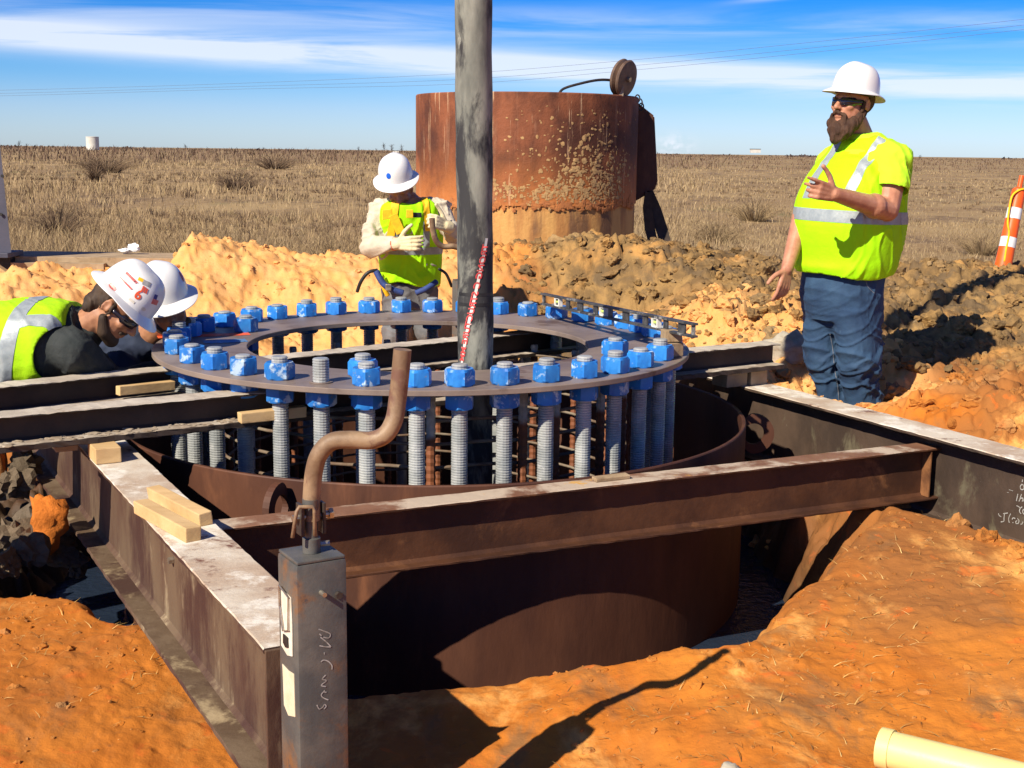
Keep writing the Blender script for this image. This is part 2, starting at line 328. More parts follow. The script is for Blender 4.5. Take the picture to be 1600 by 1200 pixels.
th = np.concatenate([np.linspace(-pi, -.52, 34)[:-1], np.linspace(-.52, .52, 720), np.linspace(.52, pi, 34)[1:]])
rr = np.concatenate([[.25, .6], np.geomspace(1.0, 2.3, 40)[:-1], np.geomspace(2.3, 12.5, 520), np.geomspace(12.5, 9000, 130)[1:]])
T, R = np.meshgrid(th, rr); X = R*np.sin(T); Y = R*np.cos(T)
Yf = np.where(np.abs(T) > .9, np.where(R > 9.5, np.maximum(np.abs(Y), R), Y), Y)
Z, zs, zc, zf, zw = ground_fn(X.ravel(), Y.ravel())
back_ = (np.abs(T) > 1.2).ravel() & (R.ravel() > 12); Z = np.where(back_, 0.0, Z); zf = np.where(back_, 1, zf)
nr, nt = X.shape
idx = np.arange(nr*nt).reshape(nr, nt)
q = np.stack([idx[:-1, :-1], idx[:-1, 1:], idx[1:, 1:], idx[1:, :-1]], -1).reshape(-1, 4)[:, ::-1]
def np_mesh(name, V, Q, smooth=True):
    me = bpy.data.meshes.new(name); k = Q.shape[1]
    me.vertices.add(len(V)); me.vertices.foreach_set('co', np.asarray(V, np.float32).ravel())
    me.loops.add(Q.size); me.loops.foreach_set('vertex_index', Q.ravel().astype(np.int32))
    me.polygons.add(len(Q)); me.polygons.foreach_set('loop_start', (np.arange(len(Q))*k).astype(np.int32))
    try: me.polygons.foreach_set('loop_total', np.full(len(Q), k, np.int32))
    except Exception: pass
    me.polygons.foreach_set('use_smooth', np.full(len(Q), smooth)); me.update(); me.validate(); return me
gm = np_mesh('ground', np.stack([X.ravel(), Y.ravel(), Z], 1), q)
ca = gm.color_attributes.new('zone', 'FLOAT_COLOR', 'POINT')
ca.data.foreach_set('color', np.stack([zs, zc, zf, zw], 1).astype(np.float32).ravel())
def soil(g, P):
    """colours of sand, clay and mud from the place in the world"""
    nA = g.noise(P, 1.4, 8, .62, .4); nB = g.noise(P, 5, 8, .65, .5); nC = g.noise(P, 24, 6, .7); nD = g.noise(P, 2.6, 7, .6, 1.2); nE = g.noise(P, 70, 4, .7)
    sP = g.scale(P, 1, .55, 1); nF = g.noise(sP, 1.9, 5, .5, 1.0); nG = g.noise(sP, 3.6, 9, .66, .35); nH = g.noise(sP, 1.1, 4, .5, .6)
    mud = g.mix(g.ramp(nF, .36, .62), (.44, .125, .012), (.54, .185, .024))
    mud = g.mix(g.math('MULTIPLY', g.ramp(nH, .44, .60), .85), mud, (.29, .115, .032))
    mud = g.mix(g.math('MULTIPLY', g.ramp(nG, .52, .70), .85), mud, (.80, .40, .11))
    mud = g.mix(g.math('MULTIPLY', g.ramp(g.noise(sP, 3.1, 9, .66, .4), .52, .68), .8), mud, (.21, .11, .045))
    mud = g.mix(g.math('MULTIPLY', g.ramp(g.noise(P, 11, 5, .6, .6), .58, .68), .6), mud, (.62, .14, .02))
    mud = g.mix(g.math('MULTIPLY', g.ramp(nC, .60, .70), .55), mud, (.18, .08, .028))
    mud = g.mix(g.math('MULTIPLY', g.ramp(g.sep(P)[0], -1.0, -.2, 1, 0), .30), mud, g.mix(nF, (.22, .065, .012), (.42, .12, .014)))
    sand = g.mix(g.ramp(nB, .35, .65), (.74, .40, .15), (.68, .33, .10))
    sand = g.mix(g.ramp(nC, .60, .74), sand, (.48, .20, .055))
    sand = g.mix(g.ramp(nD, .60, .75), sand, (.80, .48, .22))
    clay = g.mix(g.ramp(nB, .38, .62), (.17, .105, .045), (.33, .20, .075))
    clay = g.mix(g.ramp(nD, .50, .62), clay, (.15, .10, .052))
    clay = g.mix(g.math('MULTIPLY', g.ramp(nA, .54, .66), .8), clay, (.52, .27, .08))
    clay = g.mix(g.ramp(nC, .62, .76), clay, (.42, .32, .19))
    return nA, nB, nC, nD, nE, mud, sand, clay
m = bpy.data.materials.new('ground'); m.use_nodes = True; g = NT(m.node_tree); b = g.n['Principled BSDF']
tc = g.n.new('ShaderNodeTexCoord'); P = tc.outputs['Object']
at_ = g.n.new('ShaderNodeVertexColor'); at_.layer_name = 'zone'; s_, c_, f_ = g.sep(at_.outputs['Color']); w_ = at_.outputs['Alpha']
nA, nB, nC, nD, nE, mud, sand, clay = soil(g, P)
fld = g.mix(g.ramp(g.noise(P, .12, 8, .65, .6), .4, .62), (.25, .165, .082), (.34, .235, .112))
fld = g.mix(g.ramp(g.noise(g.scale(P, 1, .35, 1), .5, 8, .7, .3), .5, .66), fld, (.14, .09, .052))
fld = g.mix(g.ramp(g.noise(g.scale(P, 1, .4, 1), .23, 6, .7, .3), .56, .7), fld, (.17, .15, .062))
fld = g.mix(g.ramp(g.noise(P, 6, 6, .7), .5, .7), fld, (.38, .28, .155))
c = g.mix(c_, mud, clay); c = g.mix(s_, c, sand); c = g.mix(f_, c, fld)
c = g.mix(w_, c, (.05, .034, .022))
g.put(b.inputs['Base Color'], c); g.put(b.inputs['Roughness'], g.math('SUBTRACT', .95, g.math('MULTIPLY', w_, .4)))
b.inputs['Specular IOR Level'].default_value = .2
bp = g.n.new('ShaderNodeBump'); bp.inputs['Distance'].default_value = .010; g.put(bp.inputs['Strength'], g.math('ADD', .42, g.math('MULTIPLY', g.math('ADD', c_, f_, clamp=True), .45)))
g.put(bp.inputs['Height'], g.math('ADD', g.math('ADD', g.math('MULTIPLY', nC, .8), g.math('MULTIPLY', nB, .5)), g.math('MULTIPLY', nE, .7))); g.l.new(bp.outputs[0], b.inputs['Normal'])
ground = link('ground', gm, m); ground['kind'] = 'structure'

# water standing in the pit
wm = bpy.data.materials.new('pit_water'); wm.use_nodes = True; g = NT(wm.node_tree); b = g.n['Principled BSDF']
tc = g.n.new('ShaderNodeTexCoord'); g.put(b.inputs['Base Color'], (.018, .028, .05)); b.inputs['Roughness'].default_value = .12; b.inputs['Specular IOR Level'].default_value = .6  # bluish base colour stands in for reflected sky
bp = g.n.new('ShaderNodeBump'); bp.inputs['Strength'].default_value = .35; bp.inputs['Distance'].default_value = .02
g.put(bp.inputs['Height'], g.noise(tc.outputs['Object'], 22, 4, .6)); g.l.new(bp.outputs[0], b.inputs['Normal'])
wme = bpy.data.meshes.new('water'); wme.from_pydata([(-3.2, 2.6, -.3), (1.9, 2.6, -.3), (1.9, 7.4, -.3), (-3.2, 7.4, -.3)], [], [(0, 1, 2, 3)])
link('water', wme, wm)['kind'] = 'structure'

# ------------------------------------------------------------------ loose clods and straw
R_ = random.Random(7)
def clod_variants(n, sub=3, seed=0):
    out = []
    for k in range(n):
        bm = bmesh.new(); bmesh.ops.create_icosphere(bm, subdivisions=sub, radius=1)
        V = np.array([v.co[:] for v in bm.verts]); F = np.array([[v.index for v in f.verts] for f in bm.faces]); bm.free()
        a, b_ = V[:, 0]+V[:, 2]*.8+k*7, V[:, 1]-V[:, 2]*.9+k*3
        d = 1+.55*fbm(a, b_, .9, 2, seed+k)
        r = np.random.default_rng(seed+k)
        for _ in range(3):
            nrm = r.normal(size=3); nrm /= np.linalg.norm(nrm); h = r.uniform(.5, .8); dd = V @ nrm*d; d = np.where(dd > h, d*h/np.maximum(dd, 1e-6), d)
        w, hh = worley(a, b_, 1.9, k); w5, h5 = worley(a+3, b_+5, 4.2, k+3); d = d*(.72+.36*w*(.4+hh))+.13*w5*h5+.16*fbm(a, b_, 3.5, 3, k+9)
        out.append((V*d[:, None]*np.array([1, r.uniform(.7, 1), r.uniform(.5, .8)]), F))
    return out
CV = clod_variants(10); CS = clod_variants(10, 2, 40)
def scatter(name, pts, mat, seed, label, smooth=False):
    r = np.random.default_rng(seed); VV = []; FF = []; n = 0
    for (x, y, z, s) in pts:
        V, F = (CV if s > .045 else CS)[r.integers(len(CV))]; q = Matrix.Rotation(r.uniform(0, 6.28), 3, 'Z') @ Matrix.Rotation(r.uniform(-.6, .6), 3, 'X')
        VV.append((V @ np.array(q).T)*s+np.array([x, y, z])); FF.append(F+n); n += len(V)
    o = link(name, np_mesh(name, np.concatenate(VV), np.concatenate(FF), smooth), mat); tag(o, label, 'clods', None, 'stuff'); return o
def clodmat(name, cols, bump=.8, kind=None):
    m = bpy.data.materials.new(name); m.use_nodes = True; g = NT(m.node_tree); b = g.n['Principled BSDF']
    ge = g.n.new('ShaderNodeNewGeometry'); tc = g.n.new('ShaderNodeTexCoord')
    c = g.cramp(ge.outputs['Random Per Island'], [(i/(len(cols)-1), k) for i, k in enumerate(cols)])
    if kind is not None:
        q = soil(g, tc.outputs['Object'])[kind]; c = g.mix(.32, q, c)
    c = g.mix(g.math('MULTIPLY', g.ramp(g.noise(tc.outputs['Object'], 16, 6, .7), .45, .7), .6), c, cols[0])
    g.put(b.inputs['Base Color'], c); b.inputs['Roughness'].default_value = .95; b.inputs['Specular IOR Level'].default_value = .15
    bp = g.n.new('ShaderNodeBump'); bp.inputs['Strength'].default_value = bump; bp.inputs['Distance'].default_value = .014
    g.put(bp.inputs['Height'], g.noise(tc.outputs['Object'], 38, 7, .72)); g.l.new(bp.outputs[0], b.inputs['Normal']); return m
rn = np.random.default_rng(11)
def place(n, xr, yr, sr, key, power=2.5, sink=.25):
    x = rn.uniform(*xr, n); y = rn.uniform(*yr, n); z, s, c, f, w = ground_fn(x, y); k = {'sand': s, 'clay': c, 'mud': (1-s)*(1-c)*(1-f)*(z > .1)}[key]
    m = rn.uniform(0, 1, n) < k; sz = sr[0]+(sr[1]-sr[0])*rn.uniform(0, 1, n)**power
    return [(x[i], y[i], z[i]+sz[i]*(.5-sink-.25), sz[i]) for i in range(n) if m[i]]
scatter('clay_clods', place(1300, (-.5, 5), (5.9, 10.2), (.028, .095), 'clay', 3.4, .4)+place(3600, (-.5, 5), (5.9, 10.2), (.010, .032), 'clay', 1.6, .15), clodmat('clay_clods', [(.10, .075, .045), (.20, .125, .055), (.32, .20, .075), (.44, .23, .07), (.36, .28, .17)], kind=7), 3, 'broken brown and ochre clay clods heaped along the spoil bank')
scatter('sand_lumps', place(900, (-4.5, .2), (7.3, 9.9), (.006, .04), 'sand', 3.5)+place(700, (.7, 2.3), (5.4, 8.2), (.01, .07), 'sand', 2.5), clodmat('sand_lumps', [(.58, .28, .09), (.70, .36, .12), (.76, .45, .18), (.45, .2, .07)], kind=6), 4, 'small crumbs of pale orange sand on the heap')
scatter('mud_crumbs', place(3400, (-2, 2.5), (2.2, 4.4), (.0015, .010), 'mud', 2.5)+place(380, (-2, 2.5), (2.3, 4.4), (.008, .026), 'mud', 3, .35)+place(1300, (1.5, 4), (3.6, 6.5), (.01, .065), 'mud', 3, .4), clodmat('mud_crumbs', [(.30, .12, .03), (.52, .19, .03), (.62, .30, .09), (.40, .28, .14)], kind=5), 5, 'crumbs of orange mud beside the right girder')
darkc = []
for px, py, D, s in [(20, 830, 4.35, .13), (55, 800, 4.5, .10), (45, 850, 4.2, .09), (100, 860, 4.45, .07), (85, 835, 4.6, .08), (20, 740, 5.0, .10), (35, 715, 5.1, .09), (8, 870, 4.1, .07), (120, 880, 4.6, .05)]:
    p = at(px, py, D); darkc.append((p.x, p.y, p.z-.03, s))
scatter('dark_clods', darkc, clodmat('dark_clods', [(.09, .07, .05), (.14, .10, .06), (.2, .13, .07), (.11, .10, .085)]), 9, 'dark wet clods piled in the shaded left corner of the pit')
cl = empty('orange_clod', at(75, 815, 4.35), 'bright orange wedge of clay leaning in the dark left corner of the pit', 'clod')
V, F = CV[6]; me = np_mesh('clay_lump', V*np.array([.075, .06, .12])@np.array(Matrix.Rotation(-.6, 3, 'Y')).T, F, True); link('clay_lump', me, clodmat('orange_clod', [(.5, .14, .02), (.6, .18, .03)]), cl, world=False)
for px, py, D, s, lab in [(1145, 1135, 2.55, .03, 'grey white stone half sunk in the orange mud near the yellow pipe'), (1340, 600, 7.1, .0, '')]:
    if s:
        p = at(px, py, D); p.z = gz(p.x, p.y); V, F = CV[1]; o = link('stone', np_mesh('stone', V*s, F, True), M['stone']); o.location = p; tag(o, lab, 'stone')
p = Vector((1.47, 6.75, 0)); p.z = gz(p.x, p.y)+.05; V, F = CV[5]; o = link('stone', np_mesh('stone', V*.12, F, True), M['stone']); o.location = p; tag(o, 'rounded tan boulder behind the bearded man by his knee', 'stone')

def blades(name, base, h, lean, w, mat, label, cat, seed, kind='stuff', curve=.4):
    """thin bent blades: base (n,3), height, lean vectors"""
    n = len(base); r = np.random.default_rng(seed); a = r.uniform(0, 2*pi, n)
    side = np.stack([np.cos(a), np.sin(a), np.zeros(n)], 1)*w[:, None]
    up = np.zeros((n, 3)); up[:, 2] = h
    mid = base+up*.55+lean*.35; top = base+up*(1-curve*.3)+lean
    V = np.stack([base-side, base+side, mid+side*.7, mid-side*.7, top], 1).reshape(-1, 3); i = np.arange(n)*5
    Q = np.stack([i, i+1, i+2, i, i+2, i+3, i+3, i+2, i+4], 1).reshape(-1, 3)
    o = link(name, np_mesh(name, V, Q, False), mat); tag(o, label, cat, None, kind); return o
def strawmat(name, cols, tr=.0):
    m = bpy.data.materials.new(name); m.use_nodes = True; g = NT(m.node_tree); b = g.n['Principled BSDF']
    ge = g.n.new('ShaderNodeNewGeometry'); g.put(b.inputs['Base Color'], g.cramp(ge.outputs['Random Per Island'], [(i/(len(cols)-1), k) for i, k in enumerate(cols)]))
    b.inputs['Roughness'].default_value = .8; b.inputs['Specular IOR Level'].default_value = .2; return m
# straw lying on the mud in front
n = 11000; x = rn.uniform(-1.9, 2.4, n); y = rn.uniform(2.2, 5.0, n); z, s, c, f, w = ground_fn(x, y); k = (z > .1) & (s < .3) & (c < .3)
clus = fbm(x, y, 2.2, 2, 77)+.5*fbm(x, y, 7, 2, 78) > rn.uniform(-.35, .6, n); k &= clus & (w < .01); x, y, z = x[k], y[k], z[k]; a = rn.uniform(0, 2*pi, len(x)); L = rn.uniform(.012, .062, len(x))
blades('dry_straw', np.stack([x, y, z-.003], 1), L*rn.uniform(.05, .45, len(x)), np.stack([np.cos(a)*L, np.sin(a)*L, L*0], 1), rn.uniform(.0009, .0021, len(x)), strawmat('dry_straw', [(.10, .045, .015), (.62, .38, .12), (.14, .06, .02), (.80, .56, .22), (.30, .15, .04)]), 'short bits of dry straw scattered over the orange mud', 'straw', 2)
# a few stems hanging over the pit's edge
# ------------------------------------------------------------------ field
gmA = strawmat('dry_grass', [(.22, .15, .08), (.36, .255, .14), (.15, .10, .058), (.46, .34, .19), (.28, .21, .10)])
def fieldgrass(n, r0, r1, h0, h1, w0, seed, name, label, mat=gmA, xr=.5, power=1.0, ymin=10.6):
    r = np.random.default_rng(seed); y = r0*(r1/r0)**(r.uniform(0, 1, n)**power); t = r.uniform(-xr, xr, n); x = y*np.tan(t)
    k = (y > ymin); x, y = x[k], y[k]; dn = fbm(x, y, .35, 3, 40+seed)+.5*fbm(x, y, .09, 2, 90); k = dn > r.uniform(-.7, .6, len(x)); x, y = x[k], y[k]; dn = dn[k]
    z = ground_fn(x, y)[0]; h = (h0+(h1-h0)*r.uniform(0, 1, len(x))**2)*(.75+.6*np.clip(dn, -1, 1)); h = h*(1-.55*sstep(x/y, .1, .2))
    a = r.uniform(0, 2*pi, len(x)); ll = h*r.uniform(.1, .7, len(x))
    return blades(name, np.stack([x, y, z-.01], 1), h, np.stack([np.cos(a)*ll, np.sin(a)*ll, 0*ll], 1), w0*y/12*r.uniform(.5, 1.3, len(x)), mat, label, 'grass', seed)
fieldgrass(150000, 10.6, 30, .07, .34, .0026, 1, 'dry_grass', 'dry tan grass covering the near part of the prairie')
fieldgrass(80000, 28, 120, .12, .5, .0032, 2, 'far_grass', 'dry brown grass and weeds spreading to the horizon', power=.9)
fieldgrass(30000, 110, 600, .4, 1.3, .004, 3, 'distant_brush', 'low brown brush along the far edge of the prairie', mat=strawmat('distant_brush', [(.10, .062, .045), (.17, .11, .075), (.13, .085, .05)]))
# shrubs
def shrub(px, py, D, w, h, n, label, dark=0, seed=0):
    p = at(px, py, D); z = gz(p.x, D); r = np.random.default_rng(seed); root = empty('dry_shrub', (p.x, D, z), label, 'shrub', 'dry weedy shrubs on the prairie')
    a = r.uniform(0, 2*pi, n); q = r.uniform(0, 1, n)**.6; out = w/2*q; hh = h*(1-.45*q)*r.uniform(.5, 1.05, n)
    b0 = np.stack([np.cos(a)*out*.25, np.sin(a)*out*.25, hh*0-.02], 1); ln = np.stack([np.cos(a)*out, np.sin(a)*out, 0*a], 1)
    o = blades('stems', b0, hh, ln, np.full(n, .0035*D/14), M_shrub[dark], None, None, seed); del o['kind']; o['kind'] = 'stuff'; o.parent = root
    m2 = int(n*2.5); j = r.integers(0, n, m2); t = r.uniform(.45, 1, m2); c = b0[j]+ln[j]*t[:, None]; c[:, 2] = hh[j]*t
    a2 = r.uniform(0, 2*pi, m2); s = r.uniform(.02, .09, m2)
    o = blades('twigs', c, s, np.stack([np.cos(a2)*s, np.sin(a2)*s, 0*s], 1), np.full(m2, .0022*D/14), M_shrub[dark], None, None, seed+1); o.parent = root
M_shrub = [strawmat('shrub_tan', [(.24, .165, .09), (.38, .28, .15), (.15, .10, .06), (.30, .21, .11)]), strawmat('shrub_dark', [(.10, .07, .045), (.18, .12, .075), (.13, .085, .05)])]
for i, a_ in enumerate([(290, 380, 13.5, 1.7, .95, 1500, 'widest tan shrub behind the orange sand heap', 0), (120, 385, 13, 1.3, .75, 900, 'low tan shrub behind the timber boards at left', 0), (400, 385, 14.5, 1.3, .8, 700, 'thin dry shrub just right of the widest shrub', 0),
    (470, 385, 13.8, .9, .62, 500, 'small dry shrub left of the man in harness', 0), (40, 380, 13.2, .9, .8, 500, 'dry shrub beside the grey steel post', 0), (520, 370, 16, 1.2, .7, 450, 'faint dry shrub above the sand crest near the man in harness', 0),
    (165, 250, 75, 5, 1.6, 500, 'dark bush below the white tank', 1), (370, 270, 48, 2.5, 1.1, 300, 'small dark bush in the middle of the prairie', 1), (148, 272, 55, 1.0, 1.2, 200, 'tiny dark bush straight under the white tank', 1),
    (90, 330, 22, 1.5, .8, 400, 'mid distance bush at left of the prairie', 1), (430, 250, 90, 5, 1.6, 300, 'low dark bush near the horizon above the sand heap', 1), (1120, 330, 22, 1.4, .6, 500, 'dry shrub left of the bearded man', 0),
    (1180, 300, 30, 2.0, .8, 400, 'paler shrub behind the bearded man', 0), (1540, 330, 20, 1.2, .6, 400, 'dry shrub beside the striped marker tube', 0)]):
    shrub(*a_, seed=50+i)
n_ = 5200; rs_ = np.random.default_rng(71); yy = 12*(90/12)**(rs_.uniform(0, 1, n_)**.8); xx = yy*rs_.uniform(-.5, .5, n_); kk = fbm(xx, yy, .12, 3, 55)+.4*fbm(xx, yy*.5, .6, 2, 56) > rs_.uniform(-.1, .9, n_); xx, yy = xx[kk], yy[kk]
zz_ = ground_fn(xx, yy)[0]; B_ = []; H_ = []; L_ = []; per = 26
for x_, y_, z_ in zip(xx, yy, zz_):
    a = rs_.uniform(0, 2*pi, per); q = rs_.uniform(0, 1, per)**.5; hgt = rs_.uniform(.12, .42)*(.6+.4*(x_ < .1*y_)); wd = hgt*rs_.uniform(.6, 1.3)
    B_.append(np.stack([x_+np.cos(a)*q*wd*.4, y_+np.sin(a)*q*wd*.4, np.full(per, z_-.02)], 1)); h_ = hgt*(1-.5*q)*rs_.uniform(.5, 1.1, per); H_.append(h_); L_.append(np.stack([np.cos(a)*q*wd*.6, np.sin(a)*q*wd*.6, 0*a], 1))
B_ = np.concatenate(B_); H_ = np.concatenate(H_); L_ = np.concatenate(L_)
blades('scrub', B_, H_, L_, .0032*B_[:, 1]/12*rs_.uniform(.6, 1.4, len(B_)), strawmat('scrub', [(.16, .105, .062), (.25, .17, .10), (.12, .078, .048), (.32, .23, .135)]), 'continuous low brown weeds and scrub over the prairie', 'scrub', 8)
# horizon trees
r = random.Random(5)
for i, (px, D, h, lab) in enumerate([(30, 420, 5, 'leftmost bare tree on the horizon'), (42, 430, 3.5, 'small bare tree second from left on the horizon'), (290, 460, 4.5, 'lone bare tree on the horizon right of the white tank'), (412, 500, 3.5, 'bare tree midway between tank and man in harness'), (560, 420, 4.5, 'bushy bare tree left of the man in harness'),
        (588, 380, 3, 'bare tree just above the white helmet at left'), (600, 400, 6, 'taller bare tree above the helmet of the man in harness'), (612, 400, 5.5, 'bare tree right above the blue dotted helmet'), (628, 390, 5, 'bare tree beside the rusty casing edge'), (1438, 380, 3.5, 'tiny bare tree right of the bearded man')]):
    h = h*.55; p = at(px, 235, D); z = gz(p.x, D); root = empty('bare_tree', (p.x, D, z-.3), lab, 'tree', 'bare trees on the far horizon')
    tk = MB(); tk.tube([(0, 0, 0), (r.uniform(-.2, .2), 0, h*.5), (r.uniform(-.4, .4), 0, h*.8)], [h*.03, h*.02, h*.01], 5); tk.build('trunk', M['strap'], root, False)
    cr = MB()
    for k in range(26):
        a = r.uniform(0, 6.28); e = r.uniform(.2, 1.2); z0 = h*r.uniform(.25, .75); L = h*r.uniform(.2, .42)
        cr.tube([(0, 0, z0), (cos(a)*cos(e)*L*.5, sin(a)*cos(e)*L*.5, z0+sin(e)*L*.6), (cos(a)*cos(e)*L, sin(a)*cos(e)*L, z0+sin(e)*L)], [h*.012, h*.01, h*.006], 3)
    cr.build('crown', M['strap'], root, False)
n = 2600; rt = np.random.default_rng(91); D = rt.uniform(500, 900, n); px = rt.uniform(-200, 1800, n)**1.0; x = (px-800)/2000*D; keep = fbm(px, px*0, .012, 3, 5) > rt.uniform(-.2, .9, n); x, D = x[keep], D[keep]
z = ground_fn(x, D)[0]; a = rt.uniform(0, 6.28, len(x)); h = rt.uniform(1.0, 2.6, len(x))*.8
blades('far_woodland', np.stack([x, D, z-.5], 1), h, np.stack([np.cos(a), np.sin(a), a*0], 1)*h[:, None]*.5, np.full(len(x), .9), strawmat('far_woodland', [(.07, .05, .045), (.11, .08, .065)]), 'thin dark line of distant trees along the horizon', 'woodland', 5)
# ------------------------------------------------------------------ steel frame
def ibeam(name, a, b, ztop, h, w, tf, tw, label, cat='steel beam', group=None, mats=None, seg=60, jag=.0015, seed=0, wb=None, tb=None):
    """a, b = ends of the centre line (x, y); one rolled piece"""
    a = Vector((*a, 0)); b = Vector((*b, 0)); d = (b-a).normalized(); s = Vector((d.y, -d.x, 0)); L = (b-a).length
    fr = min(tw*1.3, .012); W2 = w/2; t2 = tw/2; zt = ztop; zb = ztop-h; e = .0025
    prof = [(-W2+e, zt), (W2-e, zt), (W2, zt-e), (W2, zt-tf+e), (W2-e, zt-tf), (t2+fr, zt-tf), (t2, zt-tf-fr), (t2, zb+tf+fr), (t2+fr, zb+tf), (W2-e, zb+tf), (W2, zb+tf-e), (W2, zb+e), (W2-e, zb)]
    if wb: prof = [(u+(wb/2-W2 if v < zb+tf+.004 and u > W2-e*2 else 0), v+((tb-tf) if abs(v-(zb+tf)) < fr*1.01 and v > zb+tf-e*1.01 else 0)) for u, v in prof]; tf = tb
    prof = prof+[(-u, v) for u, v in prof[::-1][:-1]]; n = len(prof)
    r = random.Random(seed); vs = []
    for i in range(seg+1):
        c = a+d*(L*i/seg)
        for k, (u, v) in enumerate(prof):
            j = jag if abs(u) > W2*.8 else jag*.2
            vs.append(c+s*(u+r.uniform(-j, j))+Vector((0, 0, v+r.uniform(-j, j)*.6)))
    fs = []; mi = []
    for i in range(seg):
        for k in range(n):
            k2 = (k+1) % n; fs.append((i*n+k, i*n+k2, (i+1)*n+k2, (i+1)*n+k))
            u0, v0 = prof[k]; u1, v1 = prof[k2]; hor = abs(v0-v1) < .001 and abs(u0-u1) > .004
            mi.append(1 if hor and v0 > zt-.001 else (2 if hor and abs(v0-(zb+tf)) < .002 else (1 if abs(v0-zt) < .004 and abs(v1-zt) < .004 else 0)))
    fs += [tuple(range(n))[::-1], tuple(range(seg*n, (seg+1)*n))]; mi += [0, 0]
    me = bpy.data.meshes.new(name); me.from_pydata([tuple(v) for v in vs], [], fs)
    mats = mats or (M['rust_beam'], M['dusty_top'], M['muddy_steel'])
    for x in mats: me.materials.append(x)
    me.polygons.foreach_set('material_index', mi)
    bm = bmesh.new(); bm.from_mesh(me); bmesh.ops.recalc_face_normals(bm, faces=bm.faces); bm.to_mesh(me); bm.free()
    o = bpy.data.objects.new(name, me); COL.objects.link(o); tag(o, label, cat, group); return o
nA = Vector((.877, .48, 0)); dA = Vector((-.48, .877, 0))
A0 = Vector((-.498, 2.461, 0))+nA*.08
A1 = A0+dA*3.9
web_left = PM('web_left', (.075, .035, .022), (.13, .085, .05), 4, .75, 0, .6, 40, c3=(.30, .23, .14), c3s=6, c3lo=.57, c3hi=.68, c4=(.05, .02, .014), c4s=2.2, c4lo=.46, c4hi=.6, streak=(1, 1, .4))
gird = ibeam('steel_girder', (A0.x, A0.y), (A1.x, A1.y), .50, .356, .160, .013, .011, 'girder with dusty top running from the front jack post along the left pit side', 'steel girder', mats=(web_left, M['dusty_top'], M['muddy_steel']), seg=110, jag=.0016)
dC = Vector((.461, -.887, 0)); nC = Vector((.887, .461, 0))
C0 = Vector((1.04, 5.61, 0))+nC*.08-dC*1.5; C1 = Vector((1.04, 5.61, 0))+nC*.08+dC*3.6
web_right = PM('web_right', (.045, .030, .022), (.085, .055, .038), 4, .6, .1, .5, 40, c3=(.14, .12, .075), c3s=5, c3lo=.55, c3hi=.68, c4=(.22, .19, .15), c4s=14, c4lo=.68, c4hi=.73, streak=(1, 1, .6))
girc = ibeam('steel_girder', (C0.x, C0.y), (C1.x, C1.y), .48, .325, .16, .013, .011, 'dark chalk marked girder in front of the bearded man, leaving the frame at right', 'steel girder', mats=(web_right, M['dusty_top'], web_right), seg=120, jag=.0016)
dB = Vector((.904, .427, 0)).normalized(); nB = Vector((-dB.y, dB.x, 0))
B0 = Vector((-.818, 3.524, 0))+nB*.05-dB*.105; B1 = Vector((1.544, 4.641, 0))+nB*.05+dB*.075
beamB_top = PM('beam_top_rust', (.17, .075, .04), (.24, .12, .07), 4, .7, .1, .5, 40, c3=(.50, .40, .30), c3s=3, c3lo=.44, c3hi=.56, c4=(.62, .33, .05), c4s=2.3, c4lo=.62, c4hi=.66)
web_front = PM('web_front', (.05, .02, .011), (.10, .04, .018), 5, .6, .15, .5, 30, c3=(.30, .13, .05), c3s=3.2, c3lo=.56, c3hi=.72, c4=(.35, .25, .18), c4s=7, c4lo=.70, c4hi=.74)
ibeam('steel_beam', (B0.x, B0.y), (B1.x, B1.y), .43, .2, .10, .010, .008, 'rusty brown cross beam in front of the anchor bolts joining the two big girders', mats=(web_front, beamB_top, web_front), seg=80, jag=.0012)
top_pale = PM('top_pale', (.52, .46, .38), (.40, .34, .27), 7, .85, 0, .5, 50, c3=(.25, .18, .12), c3s=9, c3lo=.6, c3hi=.7)
mudfl = PM('mud_flange', (.40, .34, .27), (.26, .20, .15), 9, .9, 0, .8, 40, c3=(.52, .46, .38), c3s=7, c3lo=.5, c3hi=.65)
web_dark = PM('web_dark', (.030, .022, .018), (.055, .036, .026), 5, .65, .1, .4, 30)
E0, E1 = Vector((-1.606, 3.932, 0)), Vector((1.213, 5.730, 0)); dE = (E1-E0).normalized(); nE = Vector((-dE.y, dE.x, 0))
Ea, Eb = E0-dE*.9+nE*.0515, E1+nE*.0515
ibeam('support_beam', (Ea.x, Ea.y), (Eb.x, Eb.y), .660, .110, .105, .0075, .007, 'nearer of two narrow support beams under the ring template, its end showing at right', mats=(web_dark, top_pale, mudfl), seg=150, jag=.0030, seed=3, wb=.17, tb=.02)
D0, D1 = Vector((-1.807, 4.439, 0)), Vector((-.248, 5.708, 0)); dD = (D1-D0).normalized(); nD = Vector((-dD.y, dD.x, 0))
Da, Db = D0-dD*.9+nD*.0515, D1+dD*.88+nD*.0515
ibeam('support_beam', (Da.x, Da.y), (Db.x, Db.y), .660, .110, .105, .0075, .007, 'farther of two narrow support beams under the ring template, nearest the bent men', mats=(web_dark, top_pale, mudfl), seg=150, jag=.0030, seed=4, wb=.16, tb=.018)
